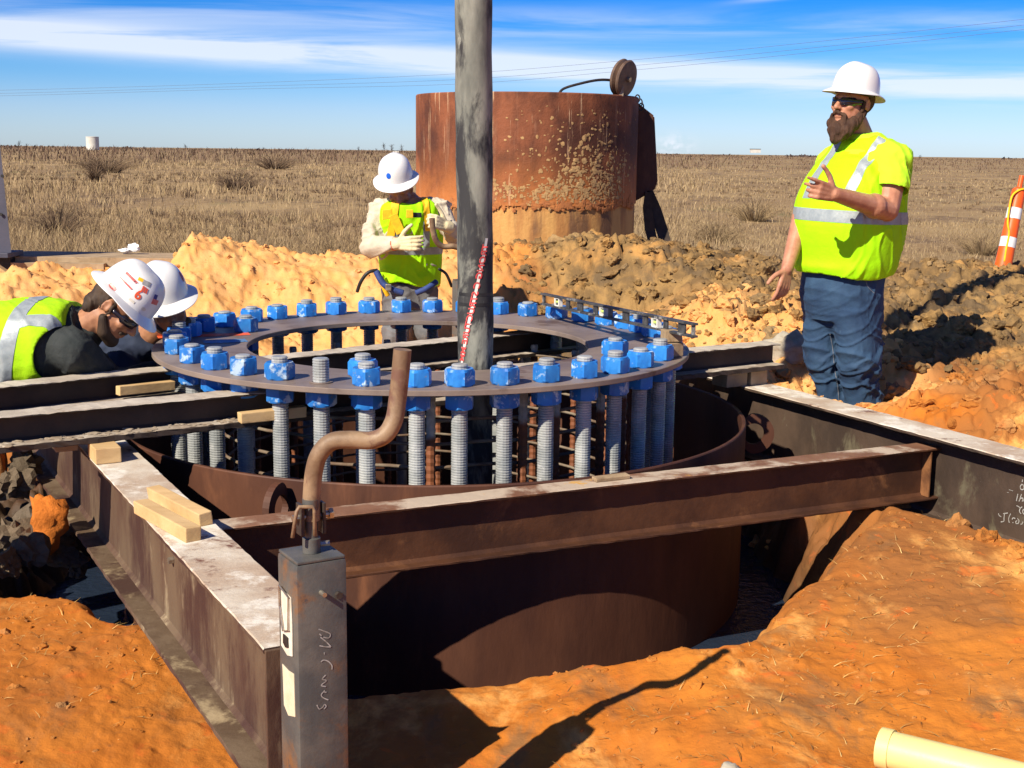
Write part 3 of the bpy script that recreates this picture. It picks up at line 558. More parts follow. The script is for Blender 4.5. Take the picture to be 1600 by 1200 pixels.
# mud stuck on the lower flange of the nearer support beam
VV = []; FF = []; n = 0; r = random.Random(61)
for i in range(150):
    t = r.uniform(.4, 2.15); V, F = CS[i % 10]; s = r.uniform(.003, .014)*(1 if r.random() < .4 else .5)
    p = Ea+dE*t-nE*(r.uniform(.012, .078)); VV.append(V*np.array([s*2.0, s*1.2, s*.7])+np.array([p.x, p.y, .572])); FF.append(F+n); n += len(V)
tag(link('mud_crumbs', np_mesh('mud_crumbs', np.concatenate(VV), np.concatenate(FF), False), M['mud_crust']), 'dried grey mud crumbs caked along the lower flange of the nearer support beam', 'mud crumbs', None, 'stuff')
# gusset and end plate of the left girder
gp = MB(); gp.box(A0-dA*.0045+Vector((0, 0, .3215)), (.158, .008, .352), (nA, -dA, Vector((0, 0, 1))), .002); link('end_plate', gp.mesh(), web_left, gird)
def quadprism(vs, th, nrm): 
    n = Vector(nrm).normalized()*th; k = len(vs); a = [Vector(v) for v in vs]+[Vector(v)+n for v in vs]
    return a, [tuple(range(k))[::-1], tuple(range(k, 2*k))]+[(i, (i+1) % k, k+(i+1) % k, k+i) for i in range(k)]
g0 = A0+nA*.0-Vector((0, 0, 0)); tri = [A0+nA*.035+Vector((0, 0, .501)), A0+nA*.035+Vector((0, 0, .57)), A0+nA*.035+dA*.10+Vector((0, 0, .501))]
gg = MB(); gg.add(*quadprism(tri, .008, nA)); link('gusset', gg.mesh(), beamB_top, gird)
st_ = MB(); st_.box(B1-dB*.045+Vector((0, 0, .33)), (.006, .094, .178), (dB, nB, Vector((0, 0, 1))), .001)
st_.build('end_stiffener', web_front, [o for o in COL.objects if o.name == 'steel_beam'][0])
# girder bolt heads
for t in (1.05,):
    p = A0+dA*t-nA*.0062+Vector((0, 0, .37)); bt = MB(); bt.tube([p, p-nA*.014], .011, 6); bt.build('bolt_head', M['bolt_steel'], gird)

# ------------------------------------------------------------------ pit casing
CC = Vector((-.321, 5.315, 0)); CR = 1.294
cs = empty('pit_casing', (CC.x, CC.y, -.6), 'large rusty steel casing ring standing in the pit around the anchor bolts', 'steel casing')
mb = MB(); N = 128; prof = [(CR, -.6), (CR, .426), (CR-.003, .43), (CR-.013, .43), (CR-.016, .426), (CR-.016, -.6)]
mb.lathe(prof, N, CC, close=True); o = mb.build('shell', M['casing_rust'], cs); auto_smooth(o, 30)
def lug(px, py, D, ang, label=None):
    """lifting ear with a round hole on the casing's outside"""
    d = Vector((sin(ang), -cos(ang), 0)); c = CC+d*(CR-.003)+Vector((0, 0, .345)); t = Vector((0, 0, 1)); s = Vector((cos(ang), sin(ang), 0)); R1, R2, th = .085, .045, .012; n = 28; vs = []; fs = []
    for side in (-1, 1):
        for k in range(n):
            a = 2*pi*k/n; o_ = d*(max(cos(a)*R1, -.0)+.05 if cos(a) > 0 else .05+cos(a)*.05)+t*(sin(a)*R1); i_ = d*(.05+cos(a)*R2)+t*(sin(a)*R2)
            vs += [c+o_+s*side*th, c+i_+s*side*th]
    for k in range(n):
        k2 = (k+1) % n
        fs += [(2*k, 2*k2, 2*k2+1, 2*k+1), (2*n+2*k, 2*n+2*k+1, 2*n+2*k2+1, 2*n+2*k2), (2*k, 2*n+2*k, 2*n+2*k2, 2*k2), (2*k+1, 2*k2+1, 2*n+2*k2+1, 2*n+2*k+1)]
    q = MB(); q.add(vs, fs); bm = bmesh.new(); me = q.mesh(); bm.from_mesh(me); bmesh.ops.recalc_face_normals(bm, faces=bm.faces); bm.to_mesh(me); bm.free(); link('lifting_lug', me, M['casing_rust'], cs)
pl = atz(447, 780, .36); lug(0, 0, 0, atan2(pl.x-CC.x, -(pl.y-CC.y)))
lug(0, 0, 0, radians(88)); lug(0, 0, 0, radians(180))

# ------------------------------------------------------------------ ring template
RC = Vector((-.367, 5.262, 0)); RO, RI_ = 1.092, .70; ZT = .716
tp = empty('ring_template', (RC.x, RC.y, ZT-.02), 'flat round steel template plate with a big hole holding all the blue nutted anchor bolts', 'steel template')
hc = Vector((-.385, 5.245, 0)); N = 160; vs = []
for z, e in ((ZT, .002), (ZT-.002, 0), (ZT-.018, 0), (ZT-.02, .002)):
    for k in range(N):
        a = 2*pi*k/N; vs.append((RC.x+(RO-e)*cos(a), RC.y+(RO-e)*sin(a), z))
    for k in range(N):
        a = 2*pi*k/N; vs.append((hc.x+(RI_+e)*cos(a), hc.y+(RI_+e)*sin(a), z))
fs = []
for k in range(N):
    k2 = (k+1) % N; o = lambda l, i, inner: l*2*N+(N if inner else 0)+i
    fs.append((o(0, k, 0), o(0, k2, 0), o(0, k2, 1), o(0, k, 1))); fs.append((o(3, k, 0), o(3, k, 1), o(3, k2, 1), o(3, k2, 0)))
    for l in range(3):
        fs.append((o(l, k, 0), o(l+1, k, 0), o(l+1, k2, 0), o(l, k2, 0))); fs.append((o(l, k, 1), o(l, k2, 1), o(l+1, k2, 1), o(l+1, k, 1)))
mb = MB(); mb.add(vs, fs); pobj = mb.build('plate', M['plate_steel'], tp); auto_smooth(pobj, 40)
# orange spray line and blue smear on the left of the plate
def stripe(name, pts, w, mat, z, parent, jag=0.0, seed=0, seg=24):
    r = random.Random(seed); P_ = [Vector(p) for p in pts]; L = (P_[-1]-P_[0]); d = L.normalized(); s = Vector((d.y, -d.x, 0)); vs = []
    for i in range(seg+1):
        c = P_[0]+L*(i/seg); ww = w/2
        vs += [c+s*(ww+r.uniform(-jag, jag)), c-s*(ww+r.uniform(-jag, jag))]
    for v in vs: v.z = z
    mb = MB(); mb.add(vs, [(2*i, 2*i+1, 2*i+3, 2*i+2) for i in range(seg)]); me = mb.mesh()
    for p in me.polygons:
        if p.normal.z < 0: p.flip()
    return link(name, me, mat, parent)
stripe('paint_line', [atz(246, 527, ZT), atz(390, 522, ZT)], .075, M['orange_paint'], ZT+.0015, tp, .004)
bl = PM('blue_smear', (.05, .2, .5), (.10, .2, .36), 20, .6, 0, .1, 60, c3=(.15, .13, .13), c3s=16, c3lo=.5, c3hi=.6)
stripe('paint_smear', [atz(318, 535, ZT), atz(385, 532, ZT)], .09, bl, ZT+.0017, tp, .012, 4)

# ------------------------------------------------------------------ anchor bolts
def rod_mesh():
    p = [(0.0001, .012), (.024, .012), (.0285, .008)]; z = .008
    top = .0
    while z > -.62:
        p += [(.0285, z-.0028), (.0255, z-.0052), (.0285, z-.0078)]; z -= .0092
    p += [(.0265, z-.002), (.0265, -1.75), (.0001, -1.75)]
    mb = MB(); mb.lathe(p, 16); me = mb.mesh('rod'); me.materials.append(M['galv']); me.polygons.foreach_set('use_smooth', [False]*len(me.polygons)); return me
def nut_mesh(flip=False):
    h = .059; AF = .092; R = AF/2/cos(pi/6); bm = bmesh.new(); n = 48; vs = []
    def rad(a):  # hexagon radius
        a = (a+pi/6) % (pi/3)-pi/6; return AF/2/cos(a)
    rows = []
    for z, c in ((0, AF*.49), (.006, 9), (h-.009, 9), (h, AF*.495)):
        rows.append([bm.verts.new((min(rad(2*pi*k/n), c)*cos(2*pi*k/n), min(rad(2*pi*k/n), c)*sin(2*pi*k/n), z)) for k in range(n)])
    bore = []
    for z in (h-.001, 0): bore.append([bm.verts.new((.0288*cos(2*pi*k/n), .0288*sin(2*pi*k/n), z)) for k in range(n)])
    for a in range(3):
        for k in range(n): bm.faces.new((rows[a][k], rows[a][(k+1) % n], rows[a+1][(k+1) % n], rows[a+1][k]))
    for k in range(n):
        k2 = (k+1) % n
        bm.faces.new((rows[3][k], rows[3][k2], bore[0][k2], bore[0][k])); bm.faces.new((bore[0][k], bore[0][k2], bore[1][k2], bore[1][k])); bm.faces.new((bore[1][k], bore[1][k2], rows[0][k2], rows[0][k]))
    bmesh.ops.recalc_face_normals(bm, faces=bm.faces)
    me = bpy.data.meshes.new('nut'); bm.to_mesh(me); bm.free(); me.materials.append(M['blue_nut']); return me
RM, NM = rod_mesh(), nut_mesh()
for e in (1,):
    bm = bmesh.new(); bm.from_mesh(NM)
    for ed in bm.edges: ed.smooth = not (len(ed.link_faces) == 2 and ed.calc_face_angle(0) > radians(20))
    for f in bm.faces: f.smooth = True
    bm.to_mesh(NM); bm.free()
NB = 38; PH = -.305; RB = 1.010; BC = Vector((-.362, 5.275, 0))
WORD = ['', 'first', 'second', 'third', 'fourth', 'fifth', 'sixth', 'seventh', 'eighth', 'ninth', 'tenth', 'eleventh', 'twelfth', 'thirteenth', 'fourteenth', 'fifteenth', 'sixteenth', 'seventeenth', 'eighteenth', 'nineteenth']
rb_ = random.Random(4)
def anchor(x, y, label, bare=False, top=ZT+.059):
    t = empty('anchor_bolt', (x, y, ZT), label, 'anchor bolt', 'blue nutted anchor bolts of the ring template')
    o = link('rod', RM, None, t, False); o.location.z = .072 if bare else .064+rb_.uniform(-.009, .006); o.rotation_euler.z = rb_.uniform(0, 6)
    if not bare:
        o = link('nut', NM, None, t, False); o.location.z = .0006; o.rotation_euler.z = rb_.uniform(0, 6)
    else:
        w = MB(); w.lathe([(.031, .001), (.040, .001), (.040, .004), (.031, .004)], 24, (0, 0, 0), close=True); w.build('washer', M['plate_steel'], t, False)
    o = link('nut', NM, None, t, False); o.location.z = -.0206-.0595; o.rotation_euler.z = rb_.uniform(0, 6); return t
ANG = {}
def bolt_angle(px, back):
    best = None
    for q in range(721):
        a = -pi/2+pi*q/720; a = pi-a if back else a; X, Y = BC.x+RB*sin(a), BC.y-RB*cos(a); e = abs(X/(Y*.984+.14)-(px-800)/2000)
        if best is None or e < best[0]: best = (e, a)
    return best[1]
FR = [bolt_angle(p, False) for p in (276, 300, 336, 381, 437, 501, 572, 652, 718, 789, 854, 913, 961, 1000, 1030, 1051)]
BK = [bolt_angle(p, True) for p in (318, 350, 392, 433, 478, 524, 575, 626, 675, 727, 778, 823, 868, 909, 946, 977, 998, 1020)]   # decreasing from 3pi/2
angs = {k-5: a for k, a in enumerate(FR)}
for q, a in enumerate(BK): angs[-9-q] = a-2*pi
for q in (1, 2, 3): angs[-5-q] = angs[-5]+(angs[-9]-angs[-5])*q/4
angs[11] = (angs[10]+angs[-26]+2*pi)/2
for k0, a in angs.items():
    k = k0 if k0 > -20 else k0+38
    x, y = BC.x+RB*sin(a), BC.y-RB*cos(a)
    if k == 0: lab = 'bare galvanised threaded rod standing without a top nut on the front rim of the ring'
    elif k > 0 and k <= 10: lab = '%s blue nutted bolt to the right of the bare rod on the front rim' % WORD[k]
    elif k > 10: lab = 'blue nutted bolt on the right rear rim, %s to the right from the bare rod' % WORD[k]
    elif k >= -8: lab = '%s blue nutted bolt to the left of the bare rod along the rim' % WORD[-k]
    else: lab = 'blue nutted bolt on the rear rim, %s to the left from the bare rod' % WORD[-k]
    anchor(x, y, lab, k == 0)
for (px, py, lab) in [(384, 508, 'inner blue nutted bolt near the hole at the rear left of the ring'), (567, 575, 'inner blue nutted bolt right behind the front rim row near the crank handle'), (961, 544, 'inner blue nutted bolt near the hole at the right of the ring')]:
    p = atz(px, py, .744); anchor(p.x, p.y, lab)
# ------------------------------------------------------------------ reinforcing cage
cg = empty('rebar_cage', (BC.x, BC.y, -.9), 'cylindrical reinforcing cage of ribbed bars and hoops hanging inside the casing', 'rebar cage')
def ribbed(p0, p1, r, mat, parent, n=8, pitch=.028, half=None):
    p0, p1 = Vector(p0), Vector(p1); L = (p1-p0).length; m = int(L/pitch*2); pts = [p0.lerp(p1, i/m) for i in range(m+1)]; rs = [r*(1.0 if i % 2 else 1.16) for i in range(m+1)]
    mb = MB(); mb.tube(pts, rs, n); return mb.build('upright_bar', mat, parent)
cagemat = bpy.data.materials.new('cage_bar'); cagemat.use_nodes = True; g = NT(cagemat.node_tree); b = g.n['Principled BSDF']; tc = g.n.new('ShaderNodeTexCoord'); oi = g.n.new('ShaderNodeObjectInfo')
zz = g.sep(tc.outputs['Object'])[2]; th_ = g.math('ADD', .50, g.math('MULTIPLY', oi.outputs['Random'], .10))
g.put(b.inputs['Base Color'], g.mix(g.ramp(g.math('ADD', g.math('SUBTRACT', zz, th_), g.math('MULTIPLY', g.noise(tc.outputs['Object'], 14, 4), .06)), .0, .03), g.mix(g.noise(tc.outputs['Object'], 30, 4), (.27, .08, .022), (.10, .04, .022)), g.mix(g.ramp(g.noise(tc.outputs['Object'], 25, 5), .4, .6), (.50, .50, .44), (.33, .35, .32))))
b.inputs['Roughness'].default_value = .7
for i, px in enumerate([675, 817, 938, 972, 868, 1052]):
    p = atz(px, 690, .60); a = atan2(p.x-BC.x, -(p.y-BC.y)); x = (px-800)/2000
    # meet the sight line with the cage radius
    best = None
    for q in range(400):
        a = -1.7+3.4*q/399; X, Y = BC.x+.87*sin(a), BC.y-.87*cos(a); e = abs(X/(Y*.984+.2)-x)
        if best is None or e < best[0]: best = (e, a)
    a = best[1]; ribbed((BC.x+.87*sin(a), BC.y-.87*cos(a), -.9), (BC.x+.87*sin(a), BC.y-.87*cos(a), .655), .0155, cagemat, cg)
for i in range(11):
    a = pi*.55+i*pi*.9/10; ribbed((BC.x+.87*sin(a), BC.y-.87*cos(a), -.9), (BC.x+.87*sin(a), BC.y-.87*cos(a), .6), .0155, cagemat, cg)
hoopm = PM('hoop_bar', (.22, .18, .13), (.13, .08, .05), 10, .8, .1, .4, 60)
for i in range(8):
    z = .56-.085*i; mb = MB(); n = 72; pts = [(BC.x+.84*cos(2*pi*k/n), BC.y+.84*sin(2*pi*k/n), z+.004*sin(5*k)) for k in range(n+1)]; mb.tube(pts, .0065, 6, False); mb.build('hoop', hoopm, cg, smooth=True)
# ------------------------------------------------------------------ hose
hx, hy = -.141, 4.70
hs = empty('pump_hose', (hx, hy, -1.0), 'tall grey concrete spattered rubber hose hanging straight down through the ring template', 'hose')
mb = MB(); pts = []; rs = []
for i in range(90):
    z = -1.0+i*.075; t = (z-.7); pts.append((hx-.006*t+.004*sin(z*2.3), hy+.01*sin(z*1.1), z)); rs.append(.0655+.001*sin(z*9)+.0012*sin(z*23)+(.001*t if t > 0 else 0))
mb.tube(pts, rs, 40); hose = mb.build('hose_body', M['hose'], hs, smooth=True)
def hose_pt(z, a, off=.0015):
    t = z-.7; return Vector((hx-.006*t+.004*sin(z*2.3), hy+.01*sin(z*1.1), z))+Vector((sin(a), -cos(a), 0))*(.0655+.001*sin(z*9)+.0012*sin(z*23)+(.001*t if t > 0 else 0)+off)
vs = []; fs = []; nseg = 60; z0, z1 = .72, 1.19; a0, a1 = -.88, .72
for i in range(nseg+1):
    t = i/nseg; z = z0+(z1-z0)*t; a = a0+(a1-a0)*t; vs += [hose_pt(z, a-.085), hose_pt(z, a+.085)]
fs = [(2*i, 2*i+1, 2*i+3, 2*i+2) for i in range(nseg)]
mb = MB(); mb.add(vs, fs); lab = mb.build('label_strip', M['white_tape'], hs, smooth=True)
for z in (.985, .955):
    mb = MB(); mb.tube([Vector((hose_pt(z, 0).x, hy, z-.006)), Vector((hose_pt(z, 0).x, hy, z+.006))], .0672, 36); 
mbb = MB()
for z in (.985, .948):
    vs = []
    for k in range(40):
        a = -1.1+2.6*k/39; vs += [hose_pt(z-.006, a, .0008), hose_pt(z+.006, a, .0008)]
    mbb = MB(); mbb.add(vs, [(2*i, 2*i+2, 2*i+3, 2*i+1) for i in range(39)]); mbb.build('clamp_mark', M['black'], hs, smooth=True)

def text_mesh(txt, size, shear=0, bold=0.0):
    cu = bpy.data.curves.new('t', 'FONT'); cu.body = txt; cu.size = size; cu.align_x = 'CENTER'; cu.align_y = 'CENTER'; cu.shear = shear; cu.offset = bold; cu.resolution_u = 3
    o = bpy.data.objects.new('t', cu); COL.objects.link(o); bpy.context.view_layer.update()
    me = bpy.data.meshes.new_from_object(o.evaluated_get(bpy.context.evaluated_depsgraph_get())); bpy.data.objects.remove(o); return me
me = text_mesh('TRONG C STRUCTURE MM', .030, .2, .0008); xs = [v.co.x for v in me.vertices]; L = (max(xs)-min(xs)); tot = sqrt((z1-z0)**2+(.0655*(a1-a0))**2)
for v in me.vertices:
    t = .5-v.co.x/L*.92; w = v.co.y/.0655*1.02; z = z0+(z1-z0)*t; a = a0+(a1-a0)*t
    v.co = hose_pt(z+v.co.y*.25, a+w*-1.0, .0026)
link('printed_letters', me, M['red_print'], hs)
# ------------------------------------------------------------------ screw jack posts
def polyline_strokes(name, strokes, org, u, v, n, w, mat, parent):
    """hand written marks: list of polylines in (u, v) metres, laid on a plane"""
    mb = MB()
    for s_ in strokes:
        if len(s_) < 2: continue
        pts = [Vector(org)+u*a+v*b+n*.0009 for a, b in s_]; vs = []
        for i, p in enumerate(pts):
            t = (pts[min(i+1, len(pts)-1)]-pts[max(i-1, 0)]).normalized(); s2 = t.cross(n).normalized()*w/2; vs += [p+s2, p-s2]
        mb.add(vs, [(2*i, 2*i+1, 2*i+3, 2*i+2) for i in range(len(pts)-1)])
    return mb.build(name, mat, parent)
def spl(pts, k=6):
    o = []
    for i in range(len(pts)-1):
        p0 = pts[max(i-1, 0)]; p1 = pts[i]; p2 = pts[i+1]; p3 = pts[min(i+2, len(pts)-1)]
        for j in range(k):
            t = j/k; o.append(tuple(.5*((2*b)+(-a+c)*t+(2*a-5*b+4*c-d)*t*t+(-a+3*b-3*c+d)*t**3) for a, b, c, d in zip(p0, p1, p2, p3)))
    return o+[tuple(pts[-1])]
def jack(cx, cy, rz, label, path, near=True, zb=-.2):
    """square tube screw jack: post, stub shaft, clevis with pin, cranked handle"""
    t = empty('screw_jack', (cx, cy, zb), label, 'screw jack', 'square screw jack posts of the frame')
    u = Vector((cos(rz), sin(rz), 0)); v = Vector((-sin(rz), cos(rz), 0)); Z = Vector((0, 0, 1)); c = Vector((cx, cy, 0)); s = .1
    mb = MB(); mb.box(c+Z*((.757+zb)/2), (s, s, .757-zb), (u, v, Z), .009); o = mb.build('square_tube', M['jack_paint'], t, smooth=True); auto_smooth(o, 45)
    mb = MB(); mb.box(c+Z*.7595, (s*.94, s*.94, .006), (u, v, Z), .002); mb.build('top_cap', M['jack_paint'], t)
    mb = MB(); mb.lathe([(.017, .763), (.017, .79), (.012, .792), (.0125, .83), (.016, .85), (.016, .865)], 16, c); o = mb.build('stub_shaft', M['jack_paint'], t, smooth=True); auto_smooth(o)
    # clevis: two side cheeks, bridge, hanging strap
    for sg in (-1, 1):
        mb = MB(); mb.box(c+u*(sg*.021)+Z*.828, (.006, .030, .060), (u, v, Z), .002); mb.build('clevis_cheek', M['dark_steel'], t)
    mb = MB(); mb.tube([c+u*-.037+Z*.832, c+u*.034+Z*.832], .006, 10); mb.build('pin', M['bolt_steel'], t)
    mb = MB(); mb.tube([c+u*.034+Z*.832, c+u*.042+Z*.832], .011, 6); mb.build('pin_head', M['bolt_steel'], t)
    mb = MB(); mb.tube([c+u*.016+Z*.776, c+u*.034+v*-.004+Z*.776], .0055, 8); mb.build('set_screw', M['bolt_steel'], t)
    mb = MB(); k = [c+u*-.045-v*.02+Z*.802, c+u*-.036-v*.02+Z*.850, c+u*-.031-v*.02+Z*.858, c+u*-.006-v*.022+Z*.856, c+u*-.002-v*.022+Z*.848, c+u*-.002-v*.022+Z*.800]; mb.tube(k, .0036, 8); mb.build('keeper_strap', M['handle'], t, smooth=True)
    mb = MB(); P2 = spl([tuple(p) for p in path], 8); mb.tube(P2, .0165, 20); o = mb.build('crank_handle', M['handle'], t, smooth=True); auto_smooth(o, 50)
    return t, u, v, Z, c
JX, JY, JR = -.369, 2.287, radians(31)
hp = [at(487, 812, 2.29), at(487, 775, 2.29), at(491, 735, 2.285), at(500, 708, 2.28), at(519, 690, 2.28), at(548, 687, 2.28), at(580, 688, 2.28), at(603, 678, 2.28), at(616, 655, 2.285), at(621, 625, 2.29), at(625, 590, 2.29), at(629, 546, 2.29)]
t, u, v, Z, c = jack(JX, JY, JR, 'grey square screw jack post in the foreground with chalk marks and bent crank', hp)
f = -v   # face towards the viewer
# weld seam band, studs and papers
org = c+f*.0501+Z*.575
px = .00115
def S_(pts): return spl([(a*px, -b*px) for a, b in pts], 5)
marks = [S_([(-3, -48), (8, -42), (17, -36), (14, -30), (5, -33)]), S_([(2, -36), (-2, -40)]), S_([(0, -34), (10, -24), (18, -14)]), S_([(18, -14), (8, -16), (-2, -20)]),
         S_([(6, -7), (7, -3)]), S_([(0, 8), (5, 6), (13, 10), (19, 18), (19, 25)]), S_([(8, 32), (2, 38), (9, 42), (0, 48), (8, 52)]), S_([(6, 58), (0, 64), (3, 70), (12, 76)]), S_([(3, 60), (9, 62)]),
         S_([(-8, 80), (-4, 88), (2, 86), (5, 82), (8, 86), (4, 90)])]
polyline_strokes('chalk_writing', marks, org+u*-.006, u, Z, f, .0022, M['chalk'], t)
mb = MB(); p = c+u*-.003+f*.05+Z*.700; mb.tube([p, p+f*.018], .0045, 10); mb.build('stud', M['bolt_steel'], t)
mb = MB(); p = c+u*.03+f*.05+Z*.690; mb.tube([p, p+f*.008], .007, 6); mb.build('stud_nut', M['dark_steel'], t)
l = -u
def patch(zc, h, w, off, name, mat, jag, seed, shift=0, th=.0015):
    r = random.Random(seed); o_ = c+l*(.05+off)+f*shift; pts = []
    ring = [(-w/2, -h/2), (0, -h/2-.006), (w/2, -h/2), (w/2, 0), (w/2, h/2), (0, h/2), (-w/2, h/2), (-w/2, 0)]
    pts = [o_+f*(a+r.uniform(-jag, jag))+Z*(zc+b_+r.uniform(-jag, jag)) for a, b_ in ring]
    mb = MB(); mb.add(*quadprism(pts, th, l)); me = mb.mesh(); bm = bmesh.new(); bm.from_mesh(me); bmesh.ops.recalc_face_normals(bm, faces=bm.faces); bm.to_mesh(me); bm.free(); return link(name, me, mat, t)
patch(.635, .115, .055, .001, 'paper_tag', M['paper'], .003, 1)
patch(.50, .085, .058, .0, 'worn_paint_patch', PM('pale_patch', (.72, .66, .5), (.6, .5, .33), 12, .7, 0, .2, 50, c3=(.3, .16, .08), c3s=14, c3lo=.6, c3hi=.68), .004, 2, th=.001)
mb = MB(); o_ = c+l*.056
k = [o_+f*-.025+Z*.70, o_+f*.022+Z*.690, o_+f*.018+Z*.625, o_+f*-.010+Z*.615, o_+f*-.024+Z*.66, o_+f*-.025+Z*.70]; mb.tube(k, .0018, 6); mb.build('wire_clip', M['bolt_steel'], t)
patch(.60, .018, .024, .004, 'black_buckle', M['black'], .001, 3)
# far jack behind the hose, its handle in the gloved hand
fj = atz(724, 437, .76)
fh = [Vector((fj.x, fj.y, .85)), Vector((fj.x, fj.y, .90))]
jd = fj.y
hp2 = [Vector((fj.x, jd, .80)), Vector((fj.x, jd, .88)), at(728, 402, jd-.02), at(722, 390, jd-.03), at(708, 385, jd-.05), at(692, 385, jd-.06), at(682, 377, jd-.08), at(677, 362, jd-.09), at(675, 341, jd-.10)]
jack(fj.x, fj.y, radians(31), 'screw jack post half hidden behind the hose, crank held by harness man', hp2, zb=-.3)
# ------------------------------------------------------------------ timber blocks and boards
UP = Vector((0, 0, 1))
def block(name, c, size, d, label, mat='wood', cat='wood block', group=None, seed=0, tilt=0):
    d = Vector(d).normalized(); s = UP.cross(d).normalized(); u = d.cross(s)
    if tilt: q = Matrix.Rotation(tilt, 3, d); s = q @ s; u = q @ u
    mb = MB(); mb.box(c, size, (d, s, u), .003, .0015, seed); o = mb.build(name, M[mat]); 
    me = o.data; L = Vector(c)
    for v in me.vertices: v.co -= L
    o.location = L; tag(o, label, cat, group); return o
w1a, w1b = atz(222, 792, .519), atz(300, 834, .519); w2a, w2b = atz(243, 770, .519), atz(318, 809, .519)
block('wood_offcut', (w1a+w1b)/2, ((w1b-w1a).length+.02, .042, .038), w1b-w1a, 'nearer of two pale sawn wood offcuts lying on top of the left girder', seed=1)
block('wood_offcut', (w2a+w2b)/2, ((w2b-w2a).length+.03, .040, .036), w2b-w2a, 'farther of two pale sawn wood offcuts on the left girder, chipped at its right end', seed=2, tilt=.12)
c = atz(163, 706, .526); block('wood_block', c, (.13, .08, .050), -dA, 'pale wood block wedged between the left girder and the nearer support beam', seed=3)
c = atz(100, 690, .526); block('wood_block', c, (.10, .07, .05), -dA, 'darker wood block under the nearer support beam at the left edge of the girder', 'old_wood', seed=13)
c = atz(400, 650, .590); block('wood_block', c+dE*.06, (.24, .040, .036), dE, 'pale wood strip lying on the lower flange of the nearer support beam beside the studs', seed=4)
c = at(228, 606, 4.76); block('wood_block', c, (.22, .038, .036), dD, 'pale wood strip lying on the lower flange of the farther support beam', seed=5)
c = atz(1140, 590, .515); block('wood_block', c, (.12, .10, .068), dE, 'old brown wood block under the right end of the support beam', 'old_wood', seed=6)
c = atz(1178, 588, .514); block('wood_block', c, (.10, .07, .066), dE, 'small wood block beside the bigger one at the right end of the support beam', 'old_wood', seed=7)
c = atz(955, 746, .438); block('wood_scrap', c, (.13, .035, .013), dB, 'small dark scrap of wood lying on the rusty cross beam', 'old_wood', 'wood scrap', seed=8)
c = atz(1046, 545, .745); block('wood_block', c, (.085, .07, .055), dE, 'lower grey wood block under the spirit level at the right of the ring', 'old_wood', seed=9)
block('wood_block', c+Vector((.005, 0, .053)), (.07, .06, .045), (1, .2, 0), 'upper brown wood block propping the spirit level', 'old_wood', seed=10)
# boards behind the sand
for i, (px, py, D, L, w, h, lab) in enumerate([(150, 405, 9.75, 1.35, .5, .07, 'weathered timber mat board lying behind the sand at left'), (70, 416, 9.5, .9, .25, .07, 'short timber board in front of the long one at left')]):
    p = at(px, py, D); block('timber_board', p, (L, w, h), (1, .12, -.01), lab, 'old_wood', 'board', seed=20+i)
# ------------------------------------------------------------------ spirit level
la, lb = atz(848, 476, .79), atz(1086, 528, .815); ld = (lb-la).normalized(); lh = .056
lv = empty('spirit_level', la, 'long dirty spirit level with three vials lying at the rear right of the ring', 'spirit level')
ls = UP.cross(ld).normalized(); lu = ld.cross(ls); LL = (lb-la).length
lvm = PM('level_metal', (.05, .052, .055), (.11, .11, .11), 30, .5, .4, .3, 60, c3=(.35, .34, .31), c3s=18, c3lo=.55, c3hi=.65)
for nme, z in (('top_rail', lh-.0045), ('bottom_rail', .0045)):
    mb = MB(); mb.box(la+ld*LL/2+lu*z, (LL, .026, .009), (ld, ls, lu), .001); mb.build(nme, lvm, lv)
posts = [0, .11, .20, .29, .40, .50, .60, .72, .84, .93, 1.0]; wid = [.02, .025, .03, .05, .035, .03, .05, .035, .03, .05, .02]
for p, w in zip(posts, wid): mb = MB(); mb.box(la+ld*LL*(p if 0 < p < 1 else (.01 if p == 0 else .99))+lu*lh/2, (w, .008, lh-.0185), (ld, ls, lu), .001); mb.build('web_post', lvm, lv)
for p in (.125, .455, .785):
    c = la+ld*LL*p+lu*lh/2; mb = MB()
    for a, b_, sx_, sz_ in ((-.020, 0, .008, .040), (.020, 0, .008, .040), (0, .018, .046, .007), (0, -.018, .046, .007)): mb.box(c+ld*a+lu*b_, (sx_, .020, sz_), (ld, ls, lu), .001)
    vh = mb.build('vial_holder', M['white_tape'], lv); mb = MB(); mb.tube([c-ld*.015, c+ld*.015], .006, 10); mb.build('vial', PM('vial', (.5, .65, .15), (.45, .6, .12), 5, .2, 0, 0, 5), vh)
# ------------------------------------------------------------------ rusty casing behind
DB = 12.5; RBk = 1.060; cxb = (818-800)/2000*(DB*.984+.1); zt = at(822, 143, DB-RBk).z; zl = at(822, 322, DB-RBk).z
bc = empty('rusty_casing', (cxb, DB, 0), 'big rusty steel casing cylinder standing behind the spoil, pale splashes on its side', 'steel casing')
bm_ = bpy.data.materials.new('splashed_rust'); bm_.use_nodes = True; g = NT(bm_.node_tree); b = g.n['Principled BSDF']; tc = g.n.new('ShaderNodeTexCoord'); P = tc.outputs['Object']; X_, Y_, Z_ = g.sep(P)
ang = g.math('ARCTAN2', g.math('SUBTRACT', X_, cxb), g.math('SUBTRACT', DB, Y_)); Pc = g.comb(g.math('MULTIPLY', ang, 1.1), 0., Z_)
top = g.mix(g.ramp(g.noise(g.scale(Pc, 1, 1, .35), 3.5, 8, .65, .3), .38, .62), (.13, .042, .020), (.25, .082, .036))
top = g.mix(g.ramp(g.noise(Pc, 1.6, 5), .46, .62), top, (.075, .026, .016))
top = g.mix(g.ramp(g.noise(g.scale(Pc, 14, 1, .6), 1.2, 6, .7), .59, .65), top, (.52, .34, .2))
